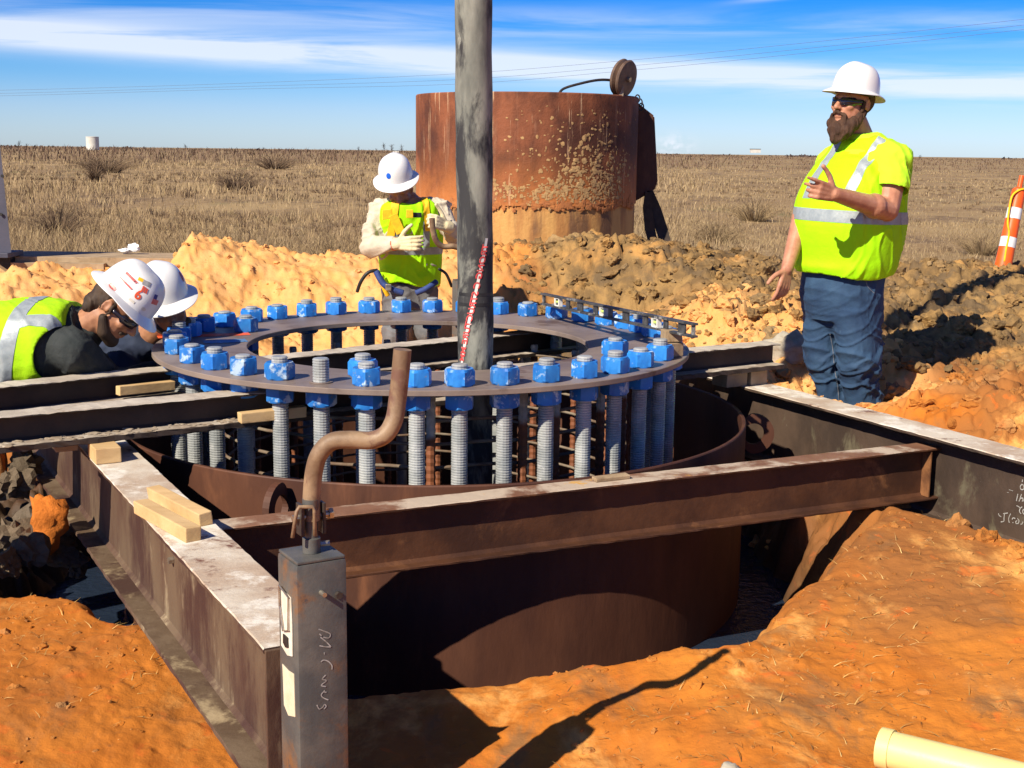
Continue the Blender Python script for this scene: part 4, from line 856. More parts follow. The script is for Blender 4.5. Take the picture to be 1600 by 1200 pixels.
top = g.mix(g.math('MULTIPLY', g.ramp(g.noise(g.scale(Pc, 6, 1, .5), 1.5, 7, .7), .55, .68), .55), top, (.36, .20, .12))
top = g.mix(g.math('MULTIPLY', g.ramp(Z_, zl-.25, zl+.6, 1, 0), g.ramp(g.noise(Pc, 2.4, 6), .3, .55)), top, (.56, .19, .045))
low = g.mix(g.ramp(g.noise(g.scale(Pc, 2.5, 1, .4), 2.2, 6, .6), .4, .6), (.60, .32, .10), (.42, .19, .06)); low = g.mix(g.ramp(g.noise(g.scale(Pc, 3, 1, .6), 1.3, 5), .5, .62), low, (.19, .095, .045))
edge = g.math('ADD', Z_, g.math('MULTIPLY', g.math('SUBTRACT', g.noise(Pc, 6, 5), .5), .14))
g.put(b.inputs['Base Color'], g.mix(g.ramp(edge, zl-.05, zl+.02), low, top)); b.inputs['Roughness'].default_value = .75; b.inputs['Specular IOR Level'].default_value = .3
bp = g.n.new('ShaderNodeBump'); bp.inputs['Strength'].default_value = .6; bp.inputs['Distance'].default_value = .015; g.put(bp.inputs['Height'], g.noise(Pc, 18, 7, .7)); g.l.new(bp.outputs[0], b.inputs['Normal'])
mb = MB(); N = 128; mb.lathe([(RBk, zl), (RBk, zt-.01), (RBk-.006, zt), (RBk-.03, zt), (RBk-.03, zl-.7), (RBk-.012, -.3), (RBk-.012, zl-.005)][::-1], N, (cxb, DB, 0), close=True); o = mb.build('shell', bm_, bc); bm = bmesh.new(); bm.from_mesh(o.data); bmesh.ops.recalc_face_normals(bm, faces=bm.faces); bm.to_mesh(o.data); bm.free(); auto_smooth(o, 30)
# crust of thrown clay on the shell
r = np.random.default_rng(3); VV = []; FF = []; n = 0
def crust(k, f):
    global n
    for _ in range(k):
        a, z, s = f(); V, F = CV[r.integers(10)]; d = np.array([sin(a), -cos(a), 0]); t = np.array([cos(a), sin(a), 0]); V2 = V*np.array([s*r.uniform(.5, 1.4), s*.16, s*r.uniform(.6, 1.8)])
        VV.append(np.array([cxb, DB, z])+d*(RBk+.002)+V2[:, :1]*t+V2[:, 1:2]*d+V2[:, 2:]*np.array([0, 0, 1])); FF.append(F+n); n += len(V)
crust(620, lambda: (r.normal(.60, .24), zl+.06+abs(r.normal(0, .27)), r.uniform(.004, .017)+.012*(r.uniform()>.9)))
crust(300, lambda: (r.uniform(-.5, .8), zl+.12+r.normal(0, .05), r.uniform(.005, .018)))
crust(150, lambda: (r.uniform(-.2, 1.0), r.uniform(zl, zt-.15), r.uniform(.004, .016)))
link('clay_splashes', np_mesh('c', np.concatenate(VV), np.concatenate(FF), False), PM('pale_clay', (.50, .31, .13), (.36, .21, .09), 12, .95, 0, .5, 40), bc)['kind'] = 'stuff'
VV = []; FF = []; n = 0; crust(160, lambda: (r.uniform(-.9, 1.25), zl+.0+r.normal(0, .018), r.uniform(.012, .035))); link('orange_crust', np_mesh('c', np.concatenate(VV), np.concatenate(FF), False), PM('orange_clay', (.46, .17, .05), (.36, .13, .045), 12, .95, 0, .5, 40), bc)['kind'] = 'stuff'
strokes = []
def cyl_pt(a, z): return Vector((cxb+sin(a)*(RBk+.003), DB-cos(a)*(RBk+.003), z))
mb = MB()
for pts in ([(686, 178), (676, 184), (688, 192)], [(678, 184), (704, 190), (709, 190)], [(678, 175), (679, 205)], [(681, 182), (682, 206)]):
    pass
# plate and chain on the right side of the casing
sp = at(1012, 180, DB+.1); d_ = DB+.05
mb = MB(); outl = [(986, 152), (1003, 166), (1022, 181), (1025, 240), (1027, 285), (1021, 298), (986, 318)]; vs = [at(a, b_, d_) for a, b_ in outl]; mb.add(*quadprism(vs, .05, (.2, 1, 0))); me = mb.mesh(); bm = bmesh.new(); bm.from_mesh(me); bmesh.ops.recalc_face_normals(bm, faces=bm.faces); bmesh.ops.bevel(bm, geom=bm.edges[:], offset=.012, segments=2, affect='EDGES'); bm.to_mesh(me); bm.free(); link('side_plate', me, M['casing_rust'], bc)
mb = MB()
for i, (a, b_) in enumerate([(996, 154), (1000, 160), (1002, 167)]):
    c = at(a, b_, DB-.02); pts = [c+Vector((cos(t)*.022, (i % 2)*sin(t)*.03, sin(t)*.035)) for t in np.linspace(0, 2*pi, 13)]; mb.tube(pts, .007, 6, False)
mb.build('chain', M['dark_steel'], bc)
def strap(pts, w, lab_):
    P_ = [at(a, b_, D) for a, b_, D in pts]; mb = MB(); vs = []
    for i, p in enumerate(P_): vs += [p-Vector((w[i]/2, 0, 0)), p+Vector((w[i]/2, 0, 0)), p+Vector((w[i]/2, .03, 0)), p-Vector((w[i]/2, -.03, 0))]
    fs = [(4*i+k, 4*i+(k+1) % 4, 4*i+4+(k+1) % 4, 4*i+4+k) for i in range(len(P_)-1) for k in range(4)]+[(3, 2, 1, 0), tuple(len(vs)-4+k for k in range(4))]
    mb.add(vs, fs); o = mb.build('webbing_sling', M['strap']); tag(o, lab_, 'sling', 'dark slings hanging beside the rusty casing')
strap([(1013, 300, 12.5), (1012, 325, 12.5), (1016, 360, 12.48), (1022, 385, 12.4)], [.06, .09, .10, .09], 'left one of two dark slings hanging at the right of the rusty casing')
strap([(1016, 298, 12.55), (1024, 325, 12.55), (1034, 358, 12.5), (1044, 392, 12.4)], [.06, .11, .12, .10], 'right one of two dark slings, slanting down to the spoil')
# sheave on the rim and its cable
sc = at(974, 122, DB-.55); ax = Vector((.80, -.55, -.22)).normalized(); q = ax.to_track_quat('Z', 'Y').to_matrix().to_4x4()
sh = empty('pulley_wheel', at(978, 146, DB-.55), 'rusty grooved pulley wheel leaning on the rim of the rusty casing', 'pulley')
mb = MB(); mb.lathe([(.03, -.05), (.115, -.05), (.16, -.045), (.17, -.03), (.165, -.02), (.13, 0), (.165, .02), (.17, .03), (.16, .045), (.115, .05), (.03, .05)], 36)
vv = [sc+(q.to_3x3() @ Vector(v)) for v in mb.v]; mb.v = [tuple(v) for v in vv]; o = mb.build('wheel', PM('sheave', (.12, .075, .055), (.20, .13, .09), 9, .6, .2, .4, 40), sh, smooth=True); auto_smooth(o, 30)
mb = MB(); mb.tube([sc-ax*.075, sc+ax*.075], .022, 10); mb.build('hub', M['bolt_steel'], sh)
mb = MB(); mb.box(at(970, 143, DB-.6), (.05, .05, .09), None, .01); mb.build('bracket', M['mud_crust'], sh)
mb = MB(); mb.tube(spl([tuple(at(a, b_, D)) for a, b_, D in [(872, 150, DB-.95), (880, 139, DB-.9), (905, 131, DB-.85), (935, 125, DB-.75), (958, 126, DB-.6), (966, 132, DB-.55)]], 6), .012, 8); o = mb.build('wire_rope', M['dark_steel'], smooth=True); tag(o, 'dark wire rope arching from the casing rim to the pulley wheel', 'wire rope')
# ------------------------------------------------------------------ far and small things
tkp = at(145, 233, 270); tk = empty('storage_tank', (tkp.x, 270, tkp.z-.5), 'small white cylindrical tank far away on the prairie', 'tank'); mb = MB(); mb.lathe([(1.3, -.4), (1.3, 2.45), (1.25, 2.5)], 32, (tkp.x, 270, tkp.z)); o = mb.build('tank_shell', M['tank'], tk); auto_smooth(o)
mb = MB(); mb.lathe([(1.34, 2.44), (1.34, 2.54), (.2, 2.6)], 32, (tkp.x, 270, tkp.z)); mb.build('tank_roof', M['tank'], tk)
for i, (dy, lab) in enumerate([(0, 'highest of three thin power lines crossing the sky'), (9, 'middle one of three thin power lines crossing the sky'), (16, 'lowest of three thin power lines crossing the sky')]):
    pts = [(-300, 145), (0, 141), (350, 131), (700, 116), (950, 97), (1200, 73), (1600, 30), (1900, -8)]
    mb = MB(); mb.tube(spl([tuple(at(a, b_+dy*(.55 if a < 500 else 1), 230-(a+300)*.055)) for a, b_ in pts], 8), .018, 5); o = mb.build('power_line', M['wire'], smooth=True); tag(o, lab, 'power line', 'power lines over the prairie')
for (px, py, D, s, lab) in [(1180, 236, 300, .45, 'pale low building far away between casing and bearded man'), (618, 240, 320, .35, 'tiny pale vehicle shape on the horizon beside the casing')]:
    p = at(px, py, D); p.z = max(p.z, gz(p.x, D)+s*.7); t = empty('distant_building', p, lab, 'building'); mb = MB(); mb.box(p, (s*5, s*3, s*1.8)); mb.build('wall', M['tank'], t); mb = MB(); mb.box(p+Vector((0, 0, s*1.0)), (s*5.3, s*3.3, s*.25), None, .05); mb.build('roof', M['dark_steel'], t)
# marker tube
mp0, mp1 = at(1569, 408, 9.75), at(1592, 297, 9.85)
mk = empty('marker_tube', mp0, 'leaning orange marker tube with white reflective bands at the right edge', 'traffic marker'); d = mp1-mp0
def seg_(a, b_, r0, r1, name, mat, par=None): 
    mb = MB(); mb.tube([mp0+d*a, mp0+d*b_], [r0, r1], 24); o = mb.build(name, mat, par or mk, smooth=True); auto_smooth(o)
rad_ = lambda t: .062-.012*t
seg_(-.3, 1.0, rad_(-.3), rad_(1), 'tube', M['orange_plastic'])
seg_(.19, .33, rad_(.19)+.0015, rad_(.33)+.0015, 'white_band', M['white_sheet']); seg_(.59, .74, rad_(.59)+.0015, rad_(.74)+.0015, 'white_band', M['white_sheet'])
seg_(1.0, 1.03, .05, .03, 'cap', M['orange_plastic']); seg_(1.03, 1.2, .018, .018, 'handle_stem', M['orange_plastic'])
mb = MB(); mb.tube(spl([tuple(mp0+d*t+Vector((x, -.055, 0))) for t, x in [(0, -.02), (.2, -.025), (.4, -.028), (.55, -.055), (.8, -.066), (.93, -.06), (1.0, -.02), (1.02, .02)]], 5), .008, 8); mb.build('yellow_cord', M['yellow_web'], mk, smooth=True)
# grey post and its foot at the left edge
pp = at(-12, 400, 9.3); ps = empty('steel_post', (pp.x, 9.3, .3), 'bluish grey steel post with a foot plate at the left edge of the frame', 'post')
tp_ = at(-22, 190, 9.3); mb = MB(); vs = []
for (p, wr) in ((at(18, 398, 9.3), .32), (at(0, 225, 9.3), .36), (at(-17, 60, 9.3), .40)):
    for dx, dy in ((-wr, 0), (0, 0), (-.115, .22), (-wr-.1, .22)): vs.append(p+Vector((dx, dy, 0)))
mb.add(vs, [(0, 1, 5, 4), (1, 2, 6, 5), (2, 3, 7, 6), (3, 0, 4, 7), (4, 5, 9, 8), (5, 6, 10, 9), (6, 7, 11, 10), (7, 4, 8, 11), (3, 2, 1, 0), (8, 9, 10, 11)]); mb.build('post_body', M['trailer'], ps)
mb = MB(); mb.box(at(2, 398, 9.3)+Vector((-.05, .08, 0)), (.25, .3, .035), None, .004); mb.build('foot_plate', M['trailer'], ps)
mb = MB(); mb.box(at(8, 412, 9.4), (.12, .12, .15), None, .004); mb.build('foot', M['black'], ps)
for k, (a, b_) in enumerate([(4, 275), (2, 335)]): mb = MB(); p = at(a, b_, 9.29); mb.tube([p, p+Vector((0, -.01, 0))], .012, 6); mb.build('bolt', M['black'], ps)
block('timber_prop', at(6, 425, 9.1), (.5, .06, .04), Vector((.8, 0, -.55)), 'slanting timber prop at the foot of the grey steel post', 'wood', 'timber', seed=31)
# crumpled white bag
p = at(203, 397, 9.86); p.z = at(150, 405, 9.75).z+.062; V, F = CV[4]; V2, F2 = CV[7]
o = link('plastic_bag', np_mesh('bag', np.concatenate([V*np.array([.06, .045, .035])-np.array([.035, 0, 0]), V2*np.array([.05, .04, .045])+np.array([.03, 0, .018])]), np.concatenate([F, F2+len(V)]), False), M['bag']); o.location = p; tag(o, 'crumpled white plastic bag behind the timber board', 'plastic bag')
# yellow pipe
ya, yb = atz(1384, 1172, .31), atz(1760, 1238, .31); ya = atz(1384, 1170, gz(ya.x, ya.y)+.05); yb = atz(1760, 1236, gz(yb.x, yb.y)+.05); ya = atz(1384, 1170, gz(ya.x, ya.y)+.036); yb.z = ya.z+.01; yd = (yb-ya).normalized()
yp = empty('plastic_pipe', ya, 'pale yellow plastic pipe lying on the mud in the bottom right corner', 'pipe')
def pipe_seg(a, b_, r, th, name):
    n = 36; u = yd.orthogonal().normalized(); w = yd.cross(u); vs = []
    for (c, rr_) in ((ya+yd*a, r), (ya+yd*b_, r), (ya+yd*b_, r-th), (ya+yd*a, r-th)):
        vs += [c+(u*cos(2*pi*k/n)+w*sin(2*pi*k/n))*rr_ for k in range(n)]
    fs = [(i*n+k, i*n+(k+1) % n, ((i+1) % 4)*n+(k+1) % n, ((i+1) % 4)*n+k) for i in range(4) for k in range(n)]
    mb = MB(); mb.add(vs, fs); o = mb.build(name, M['pipe_yellow'], yp); bm = bmesh.new(); bm.from_mesh(o.data); bmesh.ops.recalc_face_normals(bm, faces=bm.faces); bm.to_mesh(o.data); bm.free(); auto_smooth(o)
pipe_seg(0.012, 1.4, .040, .004, 'pipe_body'); pipe_seg(-.012, .014, .0435, .007, 'collar')
# chalk writing on the dark girder
cw = C0+dC*0; fN = -nC  # web face towards the pit
def girder_pt(px, py):
    # meet the sight line with the web plane
    o_ = Vector((0, 0, CZ)); d = at(px, py, 4)-o_; pl = C0-nC*.0062; t = (pl-o_).dot(nC)/d.dot(nC); return o_+d*t
def chalk(strokes, name='chalk_writing', w=.0035):
    mb = MB()
    for s_ in strokes:
        pts = [girder_pt(1540+a/12, 740+b_/12)-nC*.0012 for a, b_ in spl(s_, 5)]; vs = []
        for i, p in enumerate(pts):
            t = (pts[min(i+1, len(pts)-1)]-pts[max(i-1, 0)]).normalized(); s2 = t.cross(nC).normalized()*w/2; vs += [p+s2, p-s2]
        mb.add(vs, [(2*i, 2*i+1, 2*i+3, 2*i+2) for i in range(len(pts)-1)])
    mb.build(name, M['chalk'], girc)
chalk([[(700, 110), (690, 155)], [(690, 195), (655, 240), (665, 290), (700, 300), (725, 270), (712, 215), (690, 205)]])
chalk([[(610, 380), (595, 450), (580, 515)], [(680, 385), (655, 450), (630, 525)], [(650, 480), (685, 455), (705, 480), (690, 525)], [(760, 380), (735, 450), (720, 520)], [(780, 420), (830, 430)]])
chalk([[(585, 600), (625, 620), (660, 650)], [(690, 620), (650, 660), (640, 710), (670, 755)], [(720, 665), (700, 700), (715, 750), (760, 760), (790, 720), (760, 680), (720, 690)]])
chalk([[(245, 745), (260, 785), (300, 810)], [(335, 750), (420, 738)], [(360, 750), (350, 830), (345, 890), (290, 905)], [(475, 750), (450, 800), (435, 860), (450, 920)], [(500, 860), (520, 830), (560, 840)], [(510, 915), (525, 920)], [(600, 840), (630, 880), (615, 930), (580, 935), (570, 900), (600, 880)], [(705, 900), (690, 940), (660, 950)]])
chalk([[(440, 300), (480, 312), (520, 325)], [(405, 350), (440, 358)]], w=.002)
# ------------------------------------------------------------------ people
V3 = Vector
def cap(p0, r0, p1, r1, n=14):
    """closed tapered capsule"""
    p0, p1 = V3(p0), V3(p1); d = p1-p0; L = d.length; d = d/L if L > 1e-6 else V3((0, 0, 1)); pts = []; rs = []
    for a in (-88, -60, -30, 0): pts.append(p0+d*(sin(radians(a))*r0)); rs.append(cos(radians(a))*r0)
    for a in (0, 30, 60, 88): pts.append(p1+d*(sin(radians(a))*r1)); rs.append(cos(radians(a))*r1)
    u = d.orthogonal().normalized(); w = d.cross(u); vs = [p+(u*cos(2*pi*k/n)+w*sin(2*pi*k/n))*r for p, r in zip(pts, rs) for k in range(n)]; m = len(pts)
    return vs, [(i*n+k, i*n+(k+1) % n, (i+1)*n+(k+1) % n, (i+1)*n+k) for i in range(m-1) for k in range(n)]+[tuple(range(n))[::-1], tuple(range((m-1)*n, m*n))]
def ell(c, r, ax=None, n=16):
    ax = ax or (V3((1, 0, 0)), V3((0, 1, 0)), V3((0, 0, 1))); c = V3(c); vs = []; m = 11
    for i in range(m):
        t = radians(-88+176*i/(m-1))
        for k in range(n):
            a = 2*pi*k/n; vs.append(c+ax[0]*(cos(t)*cos(a)*r[0])+ax[1]*(cos(t)*sin(a)*r[1])+ax[2]*(sin(t)*r[2]))
    return vs, [(i*n+k, i*n+(k+1) % n, (i+1)*n+(k+1) % n, (i+1)*n+k) for i in range(m-1) for k in range(n)]+[tuple(range(n))[::-1], tuple(range((m-1)*n, m*n))]
def loft(secs, n=28, pw=2.4):
    """sections (centre, half width, half depth, side vector, front vector), superellipse outline, smoothed between"""
    vs = []; K = []
    for i in range(len(secs)-1):
        for j in range(4):
            t = j/4; P_ = [secs[max(i-1, 0)], secs[i], secs[i+1], secs[min(i+2, len(secs)-1)]]
            def cr(f): a, b_, c, d = [f(q) for q in P_]; return .5*((2*b_)+(c-a)*t+(2*a-5*b_+4*c-d)*t*t+(3*b_-a-3*c+d)*t**3)
            K.append((cr(lambda q: V3(q[0])), cr(lambda q: q[1]), cr(lambda q: q[2]), cr(lambda q: V3(q[3])).normalized(), cr(lambda q: V3(q[4])).normalized()))
    s = secs[-1]; K.append((V3(s[0]), s[1], s[2], V3(s[3]).normalized(), V3(s[4]).normalized())); m = len(K)
    for c, a, b_, sv, fv in K:
        for k in range(n):
            t = 2*pi*k/n; x = math.copysign(abs(cos(t))**(2/pw), cos(t)); y = math.copysign(abs(sin(t))**(2/pw), sin(t)); vs.append(c+sv*(x*a)+fv*(y*b_))
    # orientation: fix by remesh
    return vs, [(i*n+k, i*n+(k+1) % n, (i+1)*n+(k+1) % n, (i+1)*n+k) for i in range(m-1) for k in range(n)]+[tuple(range(n))[::-1], tuple(range((m-1)*n, m*n))]
def lt(secs, e): return loft([(s_[0], s_[1]+e, s_[2]+e, s_[3], s_[4]) for s_ in secs])
DG = bpy.context.evaluated_depsgraph_get
def fuse(name, prims, mat, parent, voxel=.008, smooth=6, fold=0, fsc=9, fst=(1, 1, 1), seed=0, fn=None, world=True):
    """join closed solids into one continuous surface"""
    me = bpy.data.meshes.new(name); bm = bmesh.new()
    for vs, fs in prims:
        b2 = bmesh.new(); vv = [b2.verts.new(v) for v in vs]
        for f in fs: b2.faces.new([vv[i] for i in f])
        bmesh.ops.recalc_face_normals(b2, faces=b2.faces)
        if b2.calc_volume(signed=True) < 0: bmesh.ops.reverse_faces(b2, faces=b2.faces)
        t = bpy.data.meshes.new('t'); b2.to_mesh(t); b2.free(); bm.from_mesh(t); bpy.data.meshes.remove(t)
    bm.to_mesh(me); bm.free()
    o = bpy.data.objects.new(name, me); COL.objects.link(o)
    rm = o.modifiers.new('r', 'REMESH'); rm.mode = 'VOXEL'; rm.voxel_size = voxel
    if smooth: sm = o.modifiers.new('s', 'SMOOTH'); sm.factor = .5; sm.iterations = smooth
    bpy.context.view_layer.update(); ev = o.evaluated_get(DG()); m2 = bpy.data.meshes.new_from_object(ev); bpy.data.objects.remove(o); bpy.data.meshes.remove(me)
    m2.name = name; m2.materials.clear(); nv = len(m2.vertices); co = np.empty(nv*3, np.float32); m2.vertices.foreach_get('co', co); co = co.reshape(-1, 3).astype(float); no = np.empty(nv*3, np.float32); m2.vertex_normals.foreach_get('vector', no); no = no.reshape(-1, 3)
    if fold:
        x = co[:, 0]*fst[0]+co[:, 1]*fst[1]*.7; z = co[:, 2]*fst[2]+co[:, 1]*.35
        w = fbm(x, z, fsc*.35, 2, seed+5)*.16
        d = np.clip(1-np.abs(fbm(x+w, z+w*.6, fsc*.5, 2, seed+1))*3.2, 0, 1)**1.5*.9+np.clip(1-np.abs(fbm(x*1.3-w+z*.5, z-w, fsc*.9, 2, seed+3))*3.6, 0, 1)**2*.45+fbm(x+w, z, fsc*1.8, 2, seed+2)*.2; co = co+no*(d-.45)[:, None]*fold
    if fn is not None: co = fn(co, no)
    m2.vertices.foreach_set('co', co.astype(np.float32).ravel()); m2.update()
    return link(name, m2, mat, parent, world, True)
def cut(src, planes, off, name, mat, parent, fn=None):
    """a strip of src between planes [(point, normal kept side)], lifted off by off"""
    bm = bmesh.new(); bm.from_mesh(src.data)
    for p, nn in planes:
        bmesh.ops.bisect_plane(bm, geom=bm.verts[:]+bm.edges[:]+bm.faces[:], plane_co=V3(p), plane_no=V3(nn), clear_inner=True)
    bm.normal_update()
    for v in bm.verts: v.co += v.normal*off
    me = bpy.data.meshes.new(name); bm.to_mesh(me); bm.free(); me.materials.clear(); return link(name, me, mat, parent, True, True)
def frame(fr, up):
    up = V3(up).normalized(); fr = V3(fr); fr = (fr-up*fr.dot(up)).normalized(); return up.cross(fr)*-1, fr, up   # his right is side*-1
def hand(wrist, dirv, palmn, thumb, curl, size=1.0, spread=.12, mats=None, idxcurl=None):
    """palm, four unequal fingers in three joints and a thumb; palmn = palm normal, thumb = thumb side"""
    d = V3(dirv).normalized(); t = V3(thumb); t = (t-d*t.dot(d)).normalized(); p = V3(palmn); p = (p-d*p.dot(d)-t*p.dot(t)).normalized(); P_ = []
    pl = .085*size; w0 = V3(wrist)
    for k in range(4):
        s = (1.5-k)*.0195*size; P_.append(cap(w0+t*s*.6, .0155*size, w0+d*pl+t*s, .0115*size, 10))
    Ls = [.070, .078, .072, .056]
    for k in range(4):
        s = (1.5-k)*.0205*size; c = curl if not hasattr(curl, '__len__') else curl[k]; q = w0+d*pl+t*s; dd = (d+t*spread*(1.5-k)*.6).normalized(); r = .0098*size
        for j, fr_ in enumerate((.45, .30, .25)):
            dd = (dd*cos(c*(.7 if j == 0 else 1))+p*sin(c*(.7 if j == 0 else 1))).normalized(); q2 = q+dd*Ls[k]*size*fr_; P_.append(cap(q, r, q2, r*.9, 9)); q = q2; r *= .9
            p2 = (p-dd*p.dot(dd)); p = p2.normalized() if p2.length > .2 else p
        p = V3(palmn); p = (p-d*p.dot(d)-t*p.dot(t)).normalized()
    q = w0+d*.02*size+t*.028*size; dd = (d*.55+t*.8+p*.15).normalized(); r = .0135*size
    for L_ in (.040, .032, .026): q2 = q+dd*L_*size; P_.append(cap(q, r, q2, r*.88, 9)); q = q2; r *= .88; dd = (dd*.9+d*.35).normalized()
    return P_
def head(c, fr, up, s=1.0, neck=None, wide=1.0):
    """head solids with brow, nose, lips, chin, ears"""
    sd, f, u = frame(fr, up); c = V3(c); A = (sd, f, u)
    def p(x, y, z): return c+sd*x*s+f*y*s+u*z*s
    L = [ell(p(0, -.01, .03), (.076*s*wide, .095*s, .095*s), A), ell(p(0, .02, -.03), (.066*s*wide, .075*s, .085*s), A), ell(p(0, .045, -.085), (.045*s*wide, .045*s, .035*s), A),
         cap(p(0, .088, .015), .009*s, p(0, .112, -.022), .0135*s), ell(p(.012, .100, -.026), (.009*s, .011*s, .008*s), A), ell(p(-.012, .100, -.026), (.009*s, .011*s, .008*s), A),
         cap(p(-.032, .082, .026), .011*s, p(.032, .082, .026), .011*s), cap(p(-.017, .090, -.052), .0065*s, p(.017, .090, -.052), .0065*s), cap(p(-.015, .088, -.063), .0075*s, p(.015, .088, -.063), .0075*s),
         ell(p(.042, .065, -.018), (.022*s, .022*s, .02*s), A), ell(p(-.042, .065, -.018), (.022*s, .022*s, .02*s), A)]
    for k in (-1, 1):
        for a0 in range(0, 270, 45):
            a = radians(a0-60); b_ = radians(a0-15); L.append(cap(p(k*.080*wide, -.008+cos(a)*-.014, .0+sin(a)*.026), .0052*s, p(k*.082*wide, -.008+cos(b_)*-.014, .0+sin(b_)*.026), .0052*s, 8))
        L.append(ell(p(k*.074*wide, -.004, 0), (.008*s, .014*s, .024*s), A))
    if neck is not None: L.append(cap(p(0, -.015, -.05), .058*s, neck, .066*s))
    return L
def hardhat(c, fr, up, parent, s=1.0, brim=.034, dot=None, name='hard_hat'):
    """ridged shell, full brim, sweat band; c = centre of the brim plane"""
    sd, f, u = frame(fr, up); c = V3(c); n = 64; prof = [(1.0, .0, 1), (1.0, .003, 1), (.70, .010, .8), (.30, .016, .35), (.0, .020, 0)]
    rows = []
    def R0(a): return .106+.018*abs(cos(a))**2   # shell plan radius, a from the front
    def BR(a): return brim*(1.0+.35*max(cos(a), 0)**2)
    vs = []
    for bo, z, _ in prof: rows.append([c+(sd*sin(a)+f*cos(a))*(R0(a)+BR(a)*bo)*s+u*(z-.010*bo*abs(cos(a))+.004*bo*(1-abs(cos(a))))*s for a in [2*pi*k/n for k in range(n)]])
    for j in range(1, 14):
        t = j/13*pi/2; rr_ = cos(t)**.62; z = .020+.130*sin(t)**.95
        rows.append([c+(sd*sin(a)+f*cos(a))*R0(a)*.985*max(rr_, .003)*s+u*(z+(.006*math.exp(-(sin(a)*rr_/.22)**2)*(sin(t)**.5)))*s for a in [2*pi*k/n for k in range(n)]])
    m = len(rows); vs = [v for r_ in rows for v in r_]; fs = [(i*n+k, i*n+(k+1) % n, (i+1)*n+(k+1) % n, (i+1)*n+k) for i in range(m-1) for k in range(n)]+[tuple(range((m-1)*n, m*n))]
    mb = MB(); mb.add(vs, fs); me = mb.mesh(); bm = bmesh.new(); bm.from_mesh(me); bmesh.ops.recalc_face_normals(bm, faces=bm.faces)
    r_ = bmesh.ops.solidify(bm, geom=bm.faces[:], thickness=.0028); bm.to_mesh(me); bm.free(); o = link(name, me, M['hat'], parent, True, True); auto_smooth(o, 45)
    mb = MB(); mb.tube([c+(sd*sin(a)*.080+f*cos(a)*.098)*s+u*.006*s for a in [2*pi*k/32 for k in range(33)]], .009*s, 8, False); mb.build('suspension', M['black'], o if parent is None else o, smooth=True)
    return o, (sd, f, u)
def project(src, me, org, nrm, off=.0015):
    """press a flat mesh on the surface of src along -nrm"""
    bm = bmesh.new(); bm.from_mesh(src.data); t = BVHTree.FromBMesh(bm); nrm = V3(nrm).normalized()
    for v in me.vertices:
        h = t.ray_cast(v.co+nrm*.2, -nrm)
        if h[0] is not None: v.co = h[0]+nrm*off
    bm.free()
def sticker(src, c, nrm, upv, kind, size, mat, parent, name='sticker', txt=None):
    nrm = V3(nrm).normalized(); upv = V3(upv); r_ = upv.cross(nrm).normalized(); u = nrm.cross(r_).normalized()
    if txt: me = text_mesh(txt, size, 0, .0012)
    else:
        bm = bmesh.new(); bmesh.ops.create_grid(bm, x_segments=6, y_segments=6, size=.5)
        for v in bm.verts:
            if kind == 'disc': 
                m_ = max(abs(v.co.x), abs(v.co.y)); l_ = hypot(v.co.x, v.co.y)
                if l_ > 0: v.co *= m_/l_
            v.co.x *= size[0]; v.co.y *= size[1]
        me = bpy.data.meshes.new(name); bm.to_mesh(me); bm.free()
    for v in me.vertices: v.co = V3(c)+r_*v.co.x+u*v.co.y
    project(src, me, c, nrm, .0016 if not txt else .0022); return link(name, me, mat, parent)

def seen(src, px, py):
    bm = bmesh.new(); bm.from_mesh(src.data); t = BVHTree.FromBMesh(bm); o_ = V3((0, 0, CZ)); d = (at(px, py, 6)-o_).normalized(); h = t.ray_cast(o_, d); bm.free()
    return h[0], h[1] if h[0] is not None and h[1].dot(d) < 0 else -h[1]
def stick(src, px, py, upv, kind, size, mat, parent, name='sticker', txt=None):
    bm = bmesh.new(); bm.from_mesh(src.data); t = BVHTree.FromBMesh(bm); o_ = V3((0, 0, CZ)); d = (at(px, py, 6)-o_).normalized(); h = t.ray_cast(o_, d); bm.free()
    if h[0] is None: print('no hit', name, px, py); return
    n_ = h[1] if h[1].dot(d) < 0 else -h[1]; sticker(src, h[0], (n_-d*.4).normalized(), upv, kind, size, mat, parent, name, txt)
# ---- bearded man standing at right
D = 6.3
def mk_person(px, D, z, label): p = at(px, 640, D); return empty('person', (p.x, D, z), label, 'person')
TM = mk_person(1325, D, -.06, 'bearded man in sunglasses, lime vest and jeans standing at right, one hand out')
f = V3((-.76, -.65, 0)).normalized(); sd = V3((.65, -.76, 0)); A_ = lambda px, py, dd=0: at(px, py, D+dd)
# torso sections
def sec(px, py, a, b_, dd=0, s_=sd, f_=f): return (A_(px, py, dd), a, b_, s_, f_)
tors = [sec(1322, 425, .195, .17), sec(1322, 400, .222, .20), sec(1325, 350, .240, .228), sec(1333, 300, .235, .205), sec(1345, 262, .215, .165), sec(1351, 236, .185, .125), sec(1350, 216, .09, .08)]
sh_l, el_l, wr_l = A_(1398, 250, -.16), A_(1386, 328, -.24), A_(1303, 303, -.46)
sh_r, el_r, wr_r = A_(1300, 254, .12), A_(1254, 335, .06), A_(1230, 420, -.10)
hc_ = A_(1331, 164, -.02); hup = V3((.10, .02, 1)); hf = V3((-.80, -.60, -.04))
hdir = (A_(1262, 292, -.55)-wr_l).normalized()
hl = hand(wr_l, hdir, V3((-.35, .6, -.5)), V3((.1, -.1, 1)), [.10, .75, 1.0, 1.15], 1.12, .08)
hr = hand(wr_r, (A_(1221, 465, -.13)-wr_r), V3((.55, .75, -.1)), V3((-.75, -.6, 0)), [.22, .35, .45, .55], 1.08, .03)
legs = []
